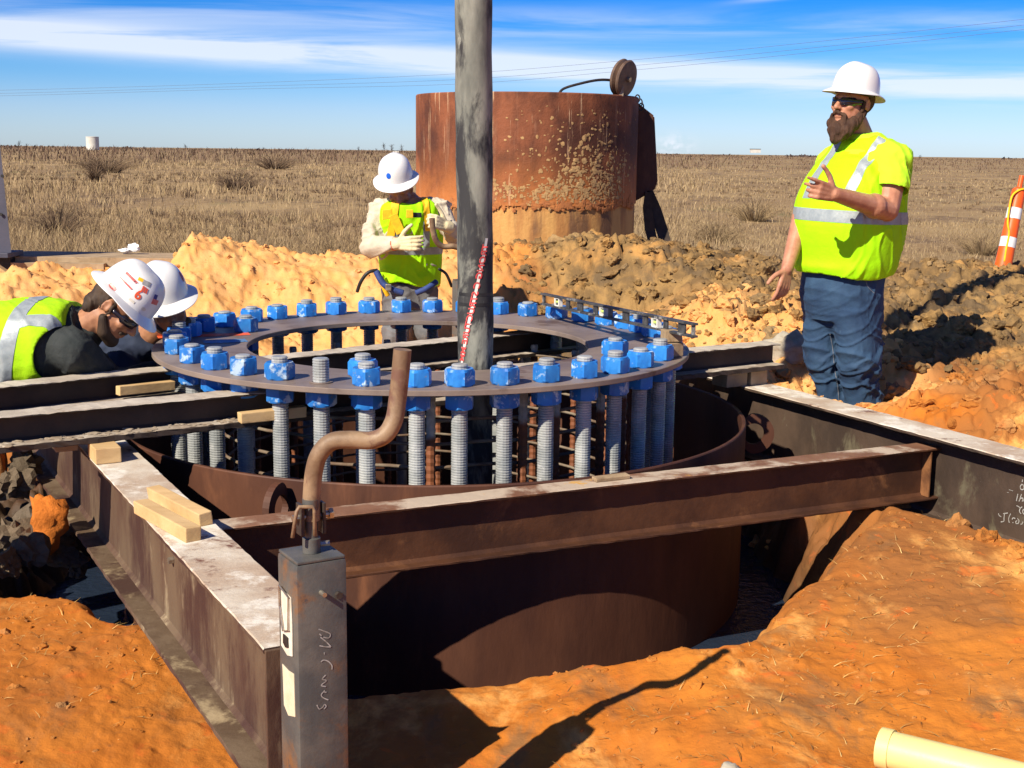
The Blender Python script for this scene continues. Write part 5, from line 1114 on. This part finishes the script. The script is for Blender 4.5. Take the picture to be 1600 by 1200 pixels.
hipL, hipR = A_(1338, 470, -.06), A_(1302, 470, .06); knL, knR = A_(1350, 560, -.10), A_(1296, 558, .05); anL, anR = A_(1356, 690, -.02), A_(1305, 690, .1)
body = head(hc_, hf, hup, 1.0, A_(1346, 222, .02), 1.08)+[lt(tors, -.02), cap(sh_l, .055, sh_l.lerp(el_l, .5), .060), cap(sh_l.lerp(el_l, .5), .062, el_l, .056), cap(el_l, .056, wr_l, .033), ell(el_l.lerp(wr_l, .25), (.06, .06, .06)), cap(sh_r, .055, el_r, .052), cap(el_r, .05, wr_r, .031)]+hl+hr
for h_, k_, a_ in ((hipL, knL, anL), (hipR, knR, anR)): body += [cap(h_, .075, k_, .05), cap(k_, .05, a_, .04), cap(a_, .04, a_+f*.12-V3((0, 0, .03)), .035)]
fuse('body', body, M['skin'], TM, .0052, 2)
# jeans
jl = []
jw = [sec(1320, 420, .198, .17), sec(1316, 440, .205, .178), sec(1315, 470, .208, .172), sec(1318, 500, .200, .16)]
def legsec(pts): return [(A_(px, py, dd), a, b_, sd, f) for px, py, a, b_, dd in pts]
jr = legsec([(1296, 480, .105, .145, .07), (1289, 520, .102, .132, .07), (1289, 560, .092, .115, .06), (1299, 600, .082, .10, .07), (1304, 640, .084, .10, .08), (1306, 680, .088, .10, .09)])
jll = legsec([(1338, 480, .115, .145, -.08), (1340, 520, .110, .135, -.09), (1343, 560, .098, .12, -.10), (1344, 600, .088, .105, -.07), (1349, 640, .088, .10, -.05), (1352, 685, .092, .10, -.02)])
def jfold(co, no):
    z = co[:, 2]; s = co[:, 0]*.8+co[:, 1]*.6; w = .12*fbm(s, z, 5, 2, 6)
    r1 = np.clip(1-np.abs(fbm(s*1.0+w, z*2.6+s*1.5+w, 3.1, 2, 13))*3.4, 0, 1)**1.6; r2 = np.clip(1-np.abs(fbm(s*1.4, z*3.0-s*2.2+w, 4.0, 2, 23))*3.4, 0, 1)**1.6
    k = (r1*.016+r2*.012)*(.35+.65*(sstep(.72-z, 0, .18)))-.008; return co+no*k[:, None]
jeans = fuse('jeans', [loft(jw), loft(jr, pw=2.1), loft(jll, pw=2.1), ell(A_(1320, 505, 0), (.13, .12, .08))], M['jeans'], TM, .0065, 2, .006, 14, (1, 1, .8), 4, jfold)
seamm = PM('seam', (.16, .17, .20), (.10, .12, .16), 80, .8, 0, 0, 50)
for nm, pts in (('inseam', [(1297, 522), (1301, 545), (1304, 575), (1309, 605), (1311, 630), (1312, 650)]), ('pocket_seam', [(1352, 435), (1356, 448), (1366, 458)])):
    bm = bmesh.new(); bm.from_mesh(jeans.data); tr = BVHTree.FromBMesh(bm); o_ = V3((0, 0, CZ)); pts2 = []
    for a, b_ in spl(pts, 8):
        d = (at(a, b_, 6)-o_).normalized(); h = tr.ray_cast(o_, d)
        if h[0] is not None: pts2.append(h[0]-d*.0005)
    bm.free()
    if len(pts2) > 3: mb = MB(); mb.tube(pts2, .0022, 5); s_ = mb.build(nm, seamm, jeans)
for a_, q in ((anL, -.02), (anR, .1)):
    a_ = V3((a_.x, a_.y, TM.location.z+.07)); fuse('work_boot', [cap(a_+V3((0, 0, .1)), .055, a_, .05), cap(a_-V3((0, 0, .02)), .05, a_+f*.17-V3((0, 0, .03)), .045)], M['old_wood'], TM, .01, 3)
# shirt sleeves (t-shirt) and vest
tee = [cap(A_(1368, 240, -.05), .085, sh_l, .085), cap(A_(1325, 242, .08), .08, sh_r, .082), cap(sh_l+V3((-.03, .03, .0)), .090, sh_l.lerp(el_l, .40), .092), cap(sh_l.lerp(el_l, .40), .092, sh_l.lerp(el_l, .78), .088), cap(sh_r+V3((.02, -.02, .0)), .085, sh_r.lerp(el_r, .6), .078), loft([(s_[0], s_[1]+.008, s_[2]+.008, s_[3], s_[4]) for s_ in tors[1:6]]+[(A_(1347, 208, 0), .085, .075, sd, f)])]
tee_o = fuse('t_shirt', tee, M['lime_shirt'], TM, .0075, 4, .009, 11, (1, 1, .7), 8)
def openhem(o, plane_p, plane_n):
    bm = bmesh.new(); bm.from_mesh(o.data); bmesh.ops.bisect_plane(bm, geom=bm.verts[:]+bm.edges[:]+bm.faces[:], plane_co=plane_p, plane_no=plane_n, clear_inner=True); bm.to_mesh(o.data); bm.free()
def trim(o, fnkeep):
    bm = bmesh.new(); bm.from_mesh(o.data); bm.verts.ensure_lookup_table(); kill = [v for v in bm.verts if not fnkeep(v.co)]; bmesh.ops.delete(bm, geom=kill, context='VERTS')
    bd_ = {v: [e.other_vert(v) for e in v.link_edges if e.is_boundary] for v in bm.verts if v.is_boundary}
    for _ in range(10):
        nw = {v: (v.co+sum((w.co for w in l_), V3((0, 0, 0))))/(1+len(l_)) for v, l_ in bd_.items()}
        for v, c_ in nw.items(): v.co = c_
    ins = [v for v in bm.verts if not v.is_boundary and any(e.other_vert(v) in bd_ for e in v.link_edges)]
    for _ in range(3):
        for v in ins: v.co = (v.co+sum((e.other_vert(v).co for e in v.link_edges), V3((0, 0, 0)))/len(v.link_edges))/2
    bm.to_mesh(o.data); bm.free()
# cut the sleeve end flat
dL = (el_l-sh_l).normalized(); dR = (el_r-sh_r).normalized(); eL = sh_l.lerp(el_l, .62); eR = sh_r.lerp(el_r, .66)
trim(tee_o, lambda c: not (((c-eL).dot(dL) > 0 and (c-eL).length < .13 and (c-TM.location).dot(sd) > .17)) and not ((c-eR).dot(dR) > 0 and (c-eR).length < .12 and (c-TM.location).dot(sd) < -.17))
vest_s = [(A_(1319, 432, 0), .222, .200, sd, f)]+[(s_[0], s_[1]+.022, s_[2]+.024, s_[3], s_[4]) for s_ in tors[1:5]]+[(A_(1353, 238, 0), .215, .140, sd, f), (A_(1352, 226, 0), .175, .12, sd, f), (A_(1351, 216, 0), .13, .10, sd, f)]
vest_s.insert(1, (A_(1319, 415, 0), .240, .222, sd, f)); 
vest = fuse('safety_vest', [loft(vest_s)], M['lime'], TM, .0075, 4, .016, 8, (1, 1, .45), 12)
neckp = A_(1347, 205, 0)
trim(vest, lambda c: c.z > A_(1322, 429, 0).z+.012*sin(c.x*14) and (c-neckp).length > .098 and (c-(sh_l+V3((.02, -.02, -.03)))).length > .105 and (c-(sh_r-V3((0, 0, 0)))).length > .098)
def solid(o, th):
    m_ = o.modifiers.new('thickness', 'SOLIDIFY'); m_.thickness = th; m_.offset = -1
solid(vest, .004); solid(tee_o, .003)
Ct = A_(1335, 300, 0)
vo = vest
cut(vo, [(V3((0, 0, A_(1320, 331, -.2).z-.004)), (.03, 0, 1)), (V3((0, 0, A_(1320, 313, -.2).z)), (-.03, 0, -1))], .002, 'waist_stripe', M['silver'], vo)
bn = (sd*1.0+V3((0, 0, -.20))).normalized()
for nm, s0, sg in (('shoulder_stripe', .088, 1), ('shoulder_stripe', -.135, 1)):
    cut(vo, [(Ct+sd*s0, bn), (Ct+sd*(s0+.05), -bn), (V3((0, 0, A_(1320, 312, -.2).z)), (0, 0, 1)), (Ct, f)], .002, nm, M['silver'], vo)
# beard, moustache, sunglasses, hat
S2, F2_, U2 = frame(hf, hup)
def hp_(x, y, z): return hc_+S2*x+F2_*y+U2*z
bd = [ell(hp_(0, .060, -.125), (.060, .050, .050), (S2, F2_, U2)), cap(hp_(.072, .0, -.035), .020, hp_(.055, .045, -.095), .034), cap(hp_(-.072, .0, -.035), .020, hp_(-.055, .045, -.095), .034), cap(hp_(0, .075, -.13), .045, hp_(.0, .086, -.170), .024),
      cap(hp_(-.04, .06, -.13), .035, hp_(-.02, .075, -.165), .02), cap(hp_(.04, .05, -.13), .035, hp_(.025, .065, -.16), .02), cap(hp_(-.034, .088, -.060), .0075, hp_(-.004, .103, -.042), .0085), cap(hp_(.034, .088, -.060), .0075, hp_(.004, .103, -.042), .0085),
      cap(hp_(-.036, .083, -.062), .011, hp_(-.034, .075, -.095), .016), cap(hp_(.036, .083, -.062), .011, hp_(.034, .075, -.095), .016), cap(hp_(-.025, .085, -.092), .012, hp_(.025, .085, -.092), .012)]
def hairy(co, no):
    return co+no*(fbm(co[:, 0]*3+co[:, 1]*2, co[:, 2], 26, 3, 4)*.009)[:, None]
fuse('beard', bd, M['beard'], TM, .0045, 2, fn=hairy)
fuse('hair', [ell(hp_(0, -.035, .03), (.086, .085, .08), (S2, F2_, U2)), cap(hp_(.083, .012, .01), .010, hp_(.078, .018, -.03), .011), cap(hp_(-.083, .012, .01), .010, hp_(-.078, .018, -.03), .011)], M['beard'], TM, .006, 3)
mb = MB(); vs = []; n_ = 24
for i in range(n_+1):
    a = -1.35+2.7*i/n_; fr_ = .102-.028*(1-cos(a))*.5; w_ = .019 if abs(a) < 1.0 else .012
    if abs(a) < .12: w_ = .010
    p_ = hp_(sin(a)*.086, -.005+cos(a)*.112, .004+.004*abs(a)); nrm_ = (S2*sin(a)+F2_*cos(a))
    vs += [p_+U2*w_, p_-U2*w_*(1 if abs(a) > .12 else .2), p_-U2*w_*(1 if abs(a) > .12 else .2)-nrm_*.004, p_+U2*w_-nrm_*.004]
mb.add(vs, [(4*i+k, 4*i+(k+1) % 4, 4*i+4+(k+1) % 4, 4*i+4+k) for i in range(n_) for k in range(4)]+[(3, 2, 1, 0), tuple(4*n_+k for k in range(4))]); sg_ = mb.build('sunglasses', M['lens'], TM, smooth=True)
for k in (-1, 1): mb = MB(); mb.tube([hp_(k*.083, .02, .008), hp_(k*.086, -.03, .006)], .003, 6); mb.build('temple_arm', M['black'], sg_)
hardhat(hp_(0, 0, .045)+V3((0.006, 0, 0)), hf-V3((0, 0, .17)), V3((.16, .03, 1)), TM, 1.0)

# ---- man in harness behind the ring
D = 8.0
HM = mk_person(640, D, .0, 'man in yellow harness and gloves looking down behind the ring, blue dot on helmet')
A_ = lambda px, py, dd=0: at(px, py, D+dd)
f = V3((.12, -1, 0)).normalized(); sd = V3((.99, .12, 0)).normalized()
tors = [sec(640, 455, .165, .125, .05, sd, f), sec(640, 430, .17, .13, .03, sd, f), sec(640, 390, .175, .135, 0, sd, f), sec(641, 350, .185, .13, -.06, sd, f), sec(642, 322, .17, .105, -.10, sd, f), sec(641, 308, .085, .075, -.11, sd, f)]
shR, elR, wrR = A_(592, 330, -.08), A_(580, 386, -.16), A_(622, 381, -.36)
shL, elL, wrL = A_(688, 326, -.08), A_(708, 368, -.16), A_(697, 353, -.30)
hup = V3((-.06, -.45, .88)); hf = V3((.05, -.85, -.50)); hc_ = A_(624, 297, -.14)
hipR_, hipL_ = A_(622, 462, .05), A_(660, 462, .05); knR_, knL_ = A_(618, 525, -.12), A_(664, 520, -.02); anR_, anL_ = V3((knR_.x-.03, knR_.y+.12, .12)), V3((knL_.x+.02, knL_.y+.14, .12))
body = head(hc_, hf, hup, .98, A_(640, 315, -.09))+[lt(tors, -.02), cap(shR, .045, elR, .04), cap(elR, .038, wrR, .026), cap(shL, .045, elL, .04), cap(elL, .038, wrL, .026)]
for h_, k_, a_ in ((hipR_, knR_, anR_), (hipL_, knL_, anL_)): body += [cap(h_, .085, k_, .06), cap(k_, .058, a_, .04)]
fuse('body', body, M['skin_darker'], HM, .007, 2)
fuse('work_shirt', [cap(A_(660, 325, -.09), .08, shL, .07), cap(A_(620, 326, -.09), .08, shR, .072), loft([(s_[0], s_[1]+.012, s_[2]+.012, s_[3], s_[4]) for s_ in tors[1:5]]), cap(shR, .075, shR.lerp(elR, .5), .068), cap(shR.lerp(elR, .5), .068, elR, .066), cap(elR, .066, elR.lerp(wrR, .85), .046), cap(shL, .072, shL.lerp(elL, .5), .064), cap(shL.lerp(elL, .5), .064, elL, .060), cap(elL, .058, elL.lerp(wrL, .85), .042)], M['cream'], HM, .008, 3, .022, 12, (1, 1, 1), 2)
fuse('work_glove', hand(wrR, A_(655, 380, -.45)-wrR, V3((0, .5, -.6)), V3((.1, -.1, 1)), [.45, .55, .6, .65], 1.14, .02)+[cap(wrR-(A_(655, 380, -.45)-wrR).normalized()*.04, .040, wrR, .036)], M['glove'], HM, .0048, 2)
mb = MB(); gd = (A_(655, 380, -.45)-wrR).normalized(); mb.tube([wrR-gd*.030, wrR-gd*.022], .0405, 16); mb.build('red_cuff_band', M['orange_paint'], HM)
fuse('work_glove', hand(wrL, A_(672, 343, -.40)-wrL, V3((-.2, .7, -.5)), V3((-.2, -.1, 1)), [1.0, 1.1, 1.15, 1.2], 1.1, .02)+[cap(wrL-(A_(672, 343, -.40)-wrL).normalized()*.03, .038, wrL, .034)], M['glove'], HM, .0048, 2)
pants = fuse('work_trousers', [loft([sec(640, 440, .172, .135, .04, sd, f), sec(640, 465, .178, .14, .05, sd, f), sec(640, 480, .165, .13, .05, sd, f)]), cap(hipR_, .10, knR_, .080), cap(hipL_, .10, knL_, .080), cap(knR_, .080, knR_.lerp(anR_, .25), .085), cap(knL_, .080, knL_.lerp(anL_, .12), .085)], M['grey_pants'], HM, .009, 4, .016, 11, (1, 1, .8), 6)
for k_, a_ in ((knR_, anR_), (knL_, anL_)): fuse('rubber_boot', [cap(k_.lerp(a_, .12), .068, a_, .058), cap(a_-V3((0, 0, .04)), .055, a_+V3((.02, -.16, -.06)), .045)], M['yellow_boot'], HM, .009, 3)
vs_ = [(A_(640, 446, .03), .185, .150, sd, f)]+[(s_[0], s_[1]+.024, s_[2]+.026, s_[3], s_[4]) for s_ in tors[1:5]]+[(A_(641, 311, -.11), .105, .09, sd, f)]
vest = fuse('safety_vest', [loft(vs_)], M['lime'], HM, .008, 4, .012, 9, (1, 1, .6), 22)
vn = A_(640, 300, -.17); hemz = A_(640, 447, -.1).z
trim(vest, lambda c: c.z > hemz+.02*sin(c.x*17+1) and (c-vn).length > .085 and (c-shR).length > .085 and (c-shL).length > .085)
solid(vest, .004); Ct = A_(640, 380, 0)
cut(vest, [(V3((0, 0, A_(640, 398, -.15).z)), (0, 0, 1)), (V3((0, 0, A_(640, 386, -.15).z)), (0, 0, -1))], .002, 'waist_stripe', M['silver'], vest)
for s0 in (-.105, .075): cut(vest, [(Ct+sd*s0, sd), (Ct+sd*(s0+.04), -sd), (V3((0, 0, A_(640, 385, -.15).z)), (0, 0, 1)), (V3((0, 0, A_(640, 345, -.15).z)), (0, 0, -1)), (Ct, f)], .002, 'chest_stripe', M['silver'], vest)
hn = empty('tmp', (0, 0, 0), '', ''); bpy.data.objects.remove(hn)
har = None
def hstrap(name, s0, w, tilt, mat, parent, off=.006, front=True, z0=None, z1=None):
    nn = (sd+V3((0, 0, tilt))).normalized(); pl = [(Ct+sd*s0, nn), (Ct+sd*(s0+w), -nn)]
    if front: pl.append((Ct, f))
    if z0 is not None: pl.append((V3((0, 0, z0)), (0, 0, 1)))
    if z1 is not None: pl.append((V3((0, 0, z1)), (0, 0, -1)))
    return cut(vest, pl, off, name, mat, parent)
z34 = A_(640, 342, -.15).z
h1 = hstrap('harness_strap', -.150, .045, -.14, M['yellow_web'], HM, .007, z0=A_(640, 368, -.15).z); hstrap('harness_strap', .100, .042, .14, M['yellow_web'], HM, .007, z0=A_(640, 360, -.15).z)
mb = MB(); mb.box(A_(605, 335, -.285), (.060, .014, .060), ((sd+UP*.12).normalized(), -f, UP), .004); mb.build('shoulder_buckle', M['yellow_web'], HM)
mb = MB(); mb.box(A_(640, 334, -.30), (.042, .014, .048), (sd, -f, UP), .004); mb.build('chest_buckle', M['yellow_web'], HM)
mb = MB(); mb.box(A_(651, 336, -.27), (.06, .008, .03), (sd, -f, UP), .002); mb.build('chest_strap', M['black'], HM)
mb = MB(); a_ = ((sd*.45-UP).normalized()); mb.box(A_(620, 350, -.285), (.12, .010, .055), (a_, -f, a_.cross(-f)), .003); mb.build('loose_strap_end', M['yellow_web'], HM)
bs = []
def strapcurve(name, pts, r, mat): mb = MB(); mb.tube(spl([tuple(A_(a, b_, c)) for a, b_, c in pts], 6), r, 8); return mb.build(name, mat, HM, smooth=True)
strapcurve('lanyard', [(590, 422, -.12), (575, 426, -.14), (564, 440, -.14), (558, 456, -.12)], .011, M['black'])
strapcurve('lanyard', [(685, 420, -.12), (697, 428, -.12), (706, 448, -.08)], .009, M['black'])
strapcurve('belt_strap', [(588, 424, -.15), (598, 442, -.17), (612, 452, -.18), (630, 458, -.17)], .020, M['blue_web'])
strapcurve('belt_strap', [(650, 458, -.17), (668, 450, -.17), (682, 440, -.13)], .018, M['blue_web'])
strapcurve('leg_strap', [(592, 430, -.15), (600, 450, -.16), (606, 462, -.15)], .014, M['yellow_web'])
mb = MB(); mb.box(A_(607, 449, -.21), (.035, .01, .04), None, .004); mb.build('belt_buckle', M['bolt_steel'], HM)
ht, (a1, a2, a3) = hardhat(A_(619, 280, -.15), V3((.05, -.9, -.42)), V3((-.10, -.40, .91)), HM, 1.0)
stick(ht, 607, 275, UP, 'disc', (.030, .036), PM('blue_dot', (.01, .12, .6), (.01, .12, .6), 5, .4, 0, 0, 5), HM, 'round_sticker')

# ---- man bending over the ring at left, stickered helmet
D = 4.9
LM = mk_person(-40, D, -.05, 'man at left in black shirt bending over the ring, stickers on his helmet')
A_ = lambda px, py, dd=0: at(px, py, D+dd)
tr_ = V3((1, 0, .10)).normalized(); sv = V3((0, -1, 0)); fv = V3((.1, 0, -1))
tors = [(A_(-150, 590, .05), .17, .15, sv, fv), (A_(-90, 570, .05), .18, .15, sv, fv), (A_(-20, 552, .04), .19, .155, sv, fv), (A_(50, 541, .02), .205, .155, sv, fv), (A_(100, 532, .0), .195, .13, sv, fv), (A_(132, 520, 0), .10, .085, sv, fv)]
shr, elr, wrr = A_(112, 545, -.16), A_(168, 600, .02), A_(222, 588, .14)
shl, ell_, wrl = A_(112, 540, .20), A_(180, 600, .28), A_(250, 575, .25)
hup = V3((.71, .06, .70)); hf = V3((.70, -.12, -.70)); hc_ = A_(181, 481, -.02)
hips = A_(-160, 600, .05)
body = head(hc_, hf, hup, 1.02, A_(128, 515, 0))+[lt(tors, -.02), cap(shr, .045, elr, .044), cap(elr, .042, wrr, .03), cap(shl, .045, ell_, .044), cap(ell_, .046, wrl, .03)]+hand(wrr, V3((.9, .1, -.1)), V3((.1, .2, -1)), V3((.1, -.9, .1)), [.4]*4, 1.0)+hand(wrl, V3((.9, -.1, -.1)), V3((.1, .2, -1)), V3((.1, .9, .1)), [.4]*4, 1.0)
for sg in (-1, 1):
    h_ = hips+V3((0, sg*.10, -.02)); k_ = h_+V3((.10, sg*.02, -.40)); a_ = V3((k_.x-.10, k_.y, .03)); body += [cap(h_, .09, k_, .065), cap(k_, .06, a_, .045), cap(a_, .045, a_+V3((.16, 0, -.03)), .04)]
fuse('body', body, M['skin_darker'], LM, .0055, 2)  # darker skin stands in for the hat's shade on his face
def lt_(secs, e): return loft([(s_[0], s_[1]+e, s_[2]+e, s_[3], s_[4]) for s_ in secs])
fuse('black_shirt', [lt(tors, .012), cap(A_(75, 535, -.07), .10, shr, .082), cap(A_(75, 535, .07), .10, shl, .08), cap(A_(112, 528, 0), .095, A_(136, 514, 0), .082), cap(shr, .080, shr.lerp(elr, .5), .074), cap(shr.lerp(elr, .5), .074, elr, .066), cap(elr, .064, elr.lerp(wrr, .9), .045), cap(shl, .08, ell_, .066), cap(ell_, .064, ell_.lerp(wrl, .9), .045)], M['black_shirt'], LM, .0075, 4, .013, 10, (1, 1, 1), 31)
jb = []
for sg in (-1, 1):
    h_ = hips+V3((0, sg*.10, -.02)); k_ = h_+V3((.10, sg*.02, -.40)); a_ = V3((k_.x-.10, k_.y, .03)); jb += [cap(h_, .11, k_, .085), cap(k_, .08, a_, .075)]
fuse('jeans', [lt(tors[:2], .018)]+jb, M['jeans'], LM, .010, 4, .012, 9, (1, 1, .8), 33)
for sg in (-1, 1):
    h_ = hips+V3((0, sg*.10, -.02)); k_ = h_+V3((.10, sg*.02, -.40)); a_ = V3((k_.x-.10, k_.y, .03)); fuse('work_boot', [cap(a_, .055, a_+V3((.17, 0, -.03)), .045)], M['old_wood'], LM, .01, 2)
vest = fuse('safety_vest', [lt(tors[:5]+[(A_(122, 522, 0), .13, .10, sv, fv)], .030)], M['lime_back'], LM, .0075, 4, .012, 8, (1, 1, .6), 34)
trim(vest, lambda c: (c-(shr+V3((.0, -.03, -.035)))).length > .125 and (c-(shl+V3((0, .03, -.03)))).length > .15 and (c-A_(150, 510, 0)).length > .115)
solid(vest, .004); Cb = A_(30, 540, 0)
cut(vest, [(Cb, (1, 0, -.25)), (Cb+V3((.062, 0, 0)), (-1, 0, .25))], .002, 'back_stripe', M['silver'], vest)
cut(vest, [(Cb+V3((.06, 0, 0)), (1, 0, -.25)), (A_(60, 540, -.13), (0, -.96, -.28)), (A_(60, 540, -.185), (0, .96, .28))], .002, 'shoulder_stripe', M['silver'], vest)
cut(vest, [(Cb+V3((.06, 0, 0)), (1, 0, -.25)), (A_(60, 540, .13), (0, .96, -.28)), (A_(60, 540, .185), (0, -.96, .28))], .002, 'shoulder_stripe', M['silver'], vest)
S2, F2_, U2 = frame(hf, hup)
fuse('hair', [ell(hp_(0, -.028, .028), (.083, .090, .088), (S2, F2_, U2)), ell(hp_(0, -.062, -.035), (.070, .050, .062), (S2, F2_, U2)), cap(hp_(.08, .012, .015), .009, hp_(.078, .012, -.03), .008), cap(hp_(-.08, .012, .015), .009, hp_(-.078, .012, -.03), .008)], M['hair'], LM, .006, 2, fn=hairy)
fuse('beard', [cap(hp_(.068, .01, -.045), .018, hp_(.045, .045, -.085), .028), cap(hp_(-.068, .01, -.045), .018, hp_(-.045, .045, -.085), .028), cap(hp_(.045, .045, -.085), .026, hp_(0, .075, -.10), .030), cap(hp_(-.045, .045, -.085), .026, hp_(0, .075, -.10), .030), cap(hp_(-.03, .090, -.048), .009, hp_(.03, .090, -.048), .009)], M['hair'], LM, .006, 2)  # beard sized up so the jaw reads dark under the brim
mb = MB(); vs = []
for i in range(n_+1):
    a = -1.35+2.7*i/n_; w_ = .017 if abs(a) < 1.0 else .008; p_ = hp_(sin(a)*.086, -.005+cos(a)*.112, .006); nrm_ = (S2*sin(a)+F2_*cos(a)); vs += [p_+U2*w_, p_-U2*w_, p_-U2*w_-nrm_*.004, p_+U2*w_-nrm_*.004]
mb.add(vs, [(4*i+k, 4*i+(k+1) % 4, 4*i+4+(k+1) % 4, 4*i+4+k) for i in range(n_) for k in range(4)]+[(3, 2, 1, 0), tuple(4*n_+k for k in range(4))]); sg_ = mb.build('sunglasses', M['lens'], LM, smooth=True)
ht, (a1, a2, a3) = hardhat(hp_(0, .0, .048), hf-hup*.0, hup, LM, 1.0)
flagb = PM('flag_blue', (.05, .06, .25), (.05, .06, .25), 5, .4, 0, 0, 5); flagr = PM('flag_red', (.6, .12, .10), (.65, .2, .18), 60, .4, 0, 0, 5); orr = PM('sticker_orange', (.75, .10, .03), (.7, .09, .03), 5, .4, 0, 0, 5)
greys = PM('grey_sticker', (.25, .25, .25), (.4, .4, .38), 80, .4, 0, 0, 5); tu = a3-a2*.35
stick(ht, 216, 461, tu, None, .052, orr, LM, 'logo_sticker', txt='6')
stick(ht, 223, 451, tu, None, (.006, .022), orr, LM, 'logo_sticker'); stick(ht, 226, 453, tu, None, (.006, .022), orr, LM, 'logo_sticker'); stick(ht, 229, 455, tu, None, (.006, .020), orr, LM, 'logo_sticker')
stick(ht, 220, 437, tu, None, (.020, .014), M['yellow_web'], LM, 'animal_sticker'); stick(ht, 229, 443, tu, None, (.030, .020), greys, LM, 'animal_sticker')
stick(ht, 176, 448, a3, 'disc', (.040, .018), flagr, LM, 'oval_sticker')
stick(ht, 205, 434, a3, None, .011, flagr, LM, 'red_lettering', txt='THE SAFETY'); stick(ht, 196, 442, a3, None, .006, flagr, LM, 'red_lettering', txt='SAFETY FIRST EVERY DAY')
stick(ht, 243, 464, tu, None, (.016, .018), flagb, LM, 'flag_sticker'); stick(ht, 242, 472, tu, None, (.030, .020), flagr, LM, 'flag_sticker')
stick(ht, 206, 470, a3, None, (.024, .009), M['paper'], LM, 'white_sticker'); stick(ht, 224, 483, a3, 'disc', (.020, .014), M['paper'], LM, 'white_sticker')

# ---- second bending man, half hidden behind the first
D = 5.35
BM = mk_person(190, D, -.05, 'second bending man behind the stickered helmet, plain white hard hat bowed over the ring')
A_ = lambda px, py, dd=0: at(px, py, D+dd)
f = V3((.45, -.85, 0)).normalized(); sd = V3((.85, .45, 0)).normalized()
tors = [(A_(150, 640, .55), .17, .13, sd, f), (A_(165, 600, .42), .18, .14, sd, V3((.3, -.6, -.5))), (A_(190, 560, .24), .19, .14, sd, V3((.3, -.5, -.8))), (A_(222, 530, .10), .17, .11, sd, V3((.2, -.5, -.9))), (A_(240, 515, .05), .08, .075, sd, V3((.2, -.5, -.9)))]
shr, elr, wrr = A_(190, 560, .0), A_(215, 620, -.08), A_(262, 590, -.12)
shl, ell_, wrl = A_(262, 545, .22), A_(290, 560, .1), A_(285, 545, -.08)
hup = V3((-.16, -.30, .93)); hf = V3((.35, -.85, -.50)); hc_ = A_(263, 480, -.02)
body = head(hc_, hf, hup, .98, A_(238, 520, .06))+[lt(tors, -.02), cap(shr, .042, elr, .04), cap(elr, .04, wrr, .028), cap(shl, .042, ell_, .04), cap(ell_, .043, wrl, .028)]+hand(wrr, V3((.9, .1, .1)), V3((.1, .2, -1)), V3((.1, -.9, .1)), [.4]*4)
hips = tors[0][0]
for sg in (-1, 1):
    h_ = hips+sd*sg*.1; k_ = h_+V3((.05, -.1, -.42)); a_ = V3((k_.x, k_.y+.12, .03)); body += [cap(h_, .09, k_, .065), cap(k_, .06, a_, .045), cap(a_, .045, a_+f*.16-V3((0, 0, .03)), .04)]
fuse('body', body, M['skin_darker'], BM, .0065, 2)
navy = PM('navy_shirt', (.02, .03, .06), (.03, .04, .08), 8, .9, 0, .5, 25)
fuse('navy_shirt', [lt(tors, .010), cap(tors[2][0], .1, shr, .07), cap(tors[3][0], .09, shl, .07), cap(shr, .072, elr, .06), cap(elr, .058, elr.lerp(wrr, .9), .042), cap(shl, .072, ell_, .06), cap(ell_, .058, ell_.lerp(wrl, .85), .042)], navy, BM, .008, 4, .011, 10, (1, 1, 1), 41)
jb = []
for sg in (-1, 1): h_ = hips+sd*sg*.1; k_ = h_+V3((.05, -.1, -.42)); a_ = V3((k_.x, k_.y+.12, .03)); jb += [cap(h_, .105, k_, .085), cap(k_, .08, a_, .075)]
fuse('jeans', [lt(tors[:2], .012)]+jb, M['jeans'], BM, .011, 4, .012, 9, (1, 1, .8), 43)
vest = fuse('safety_vest', [lt(tors[:4], .028)], M['lime_back'], BM, .008, 4, .010, 8, (1, 1, .6), 44)
trim(vest, lambda c: (c-shr).length > .09 and (c-shl).length > .09 and (c-A_(240, 512, .0)).length > .10); solid(vest, .004)
S2, F2_, U2 = frame(hf, hup)
fuse('hair', [ell(hp_(0, -.028, .028), (.083, .090, .088), (S2, F2_, U2)), ell(hp_(0, -.06, -.03), (.066, .045, .05), (S2, F2_, U2))], M['hair'], BM, .006, 2)
fuse('beard', [cap(hp_(.055, .03, -.07), .022, hp_(0, .07, -.10), .03), cap(hp_(-.055, .03, -.07), .022, hp_(0, .07, -.10), .03)], M['hair'], BM, .006, 2)
ht, (a1, a2, a3) = hardhat(A_(256, 466, -.05), V3((.42, -.85, -.42)), V3((-.10, -.32, .93)), BM, 1.0)
stick(ht, 284, 432, UP, 'disc', (.025, .045), PM('maroon_st', (.35, .03, .05), (.35, .03, .05), 5, .4, 0, 0, 5), BM, 'red_sticker')

print('tris', sum(len(o.data.polygons) for o in S.objects if o.type == 'MESH'))
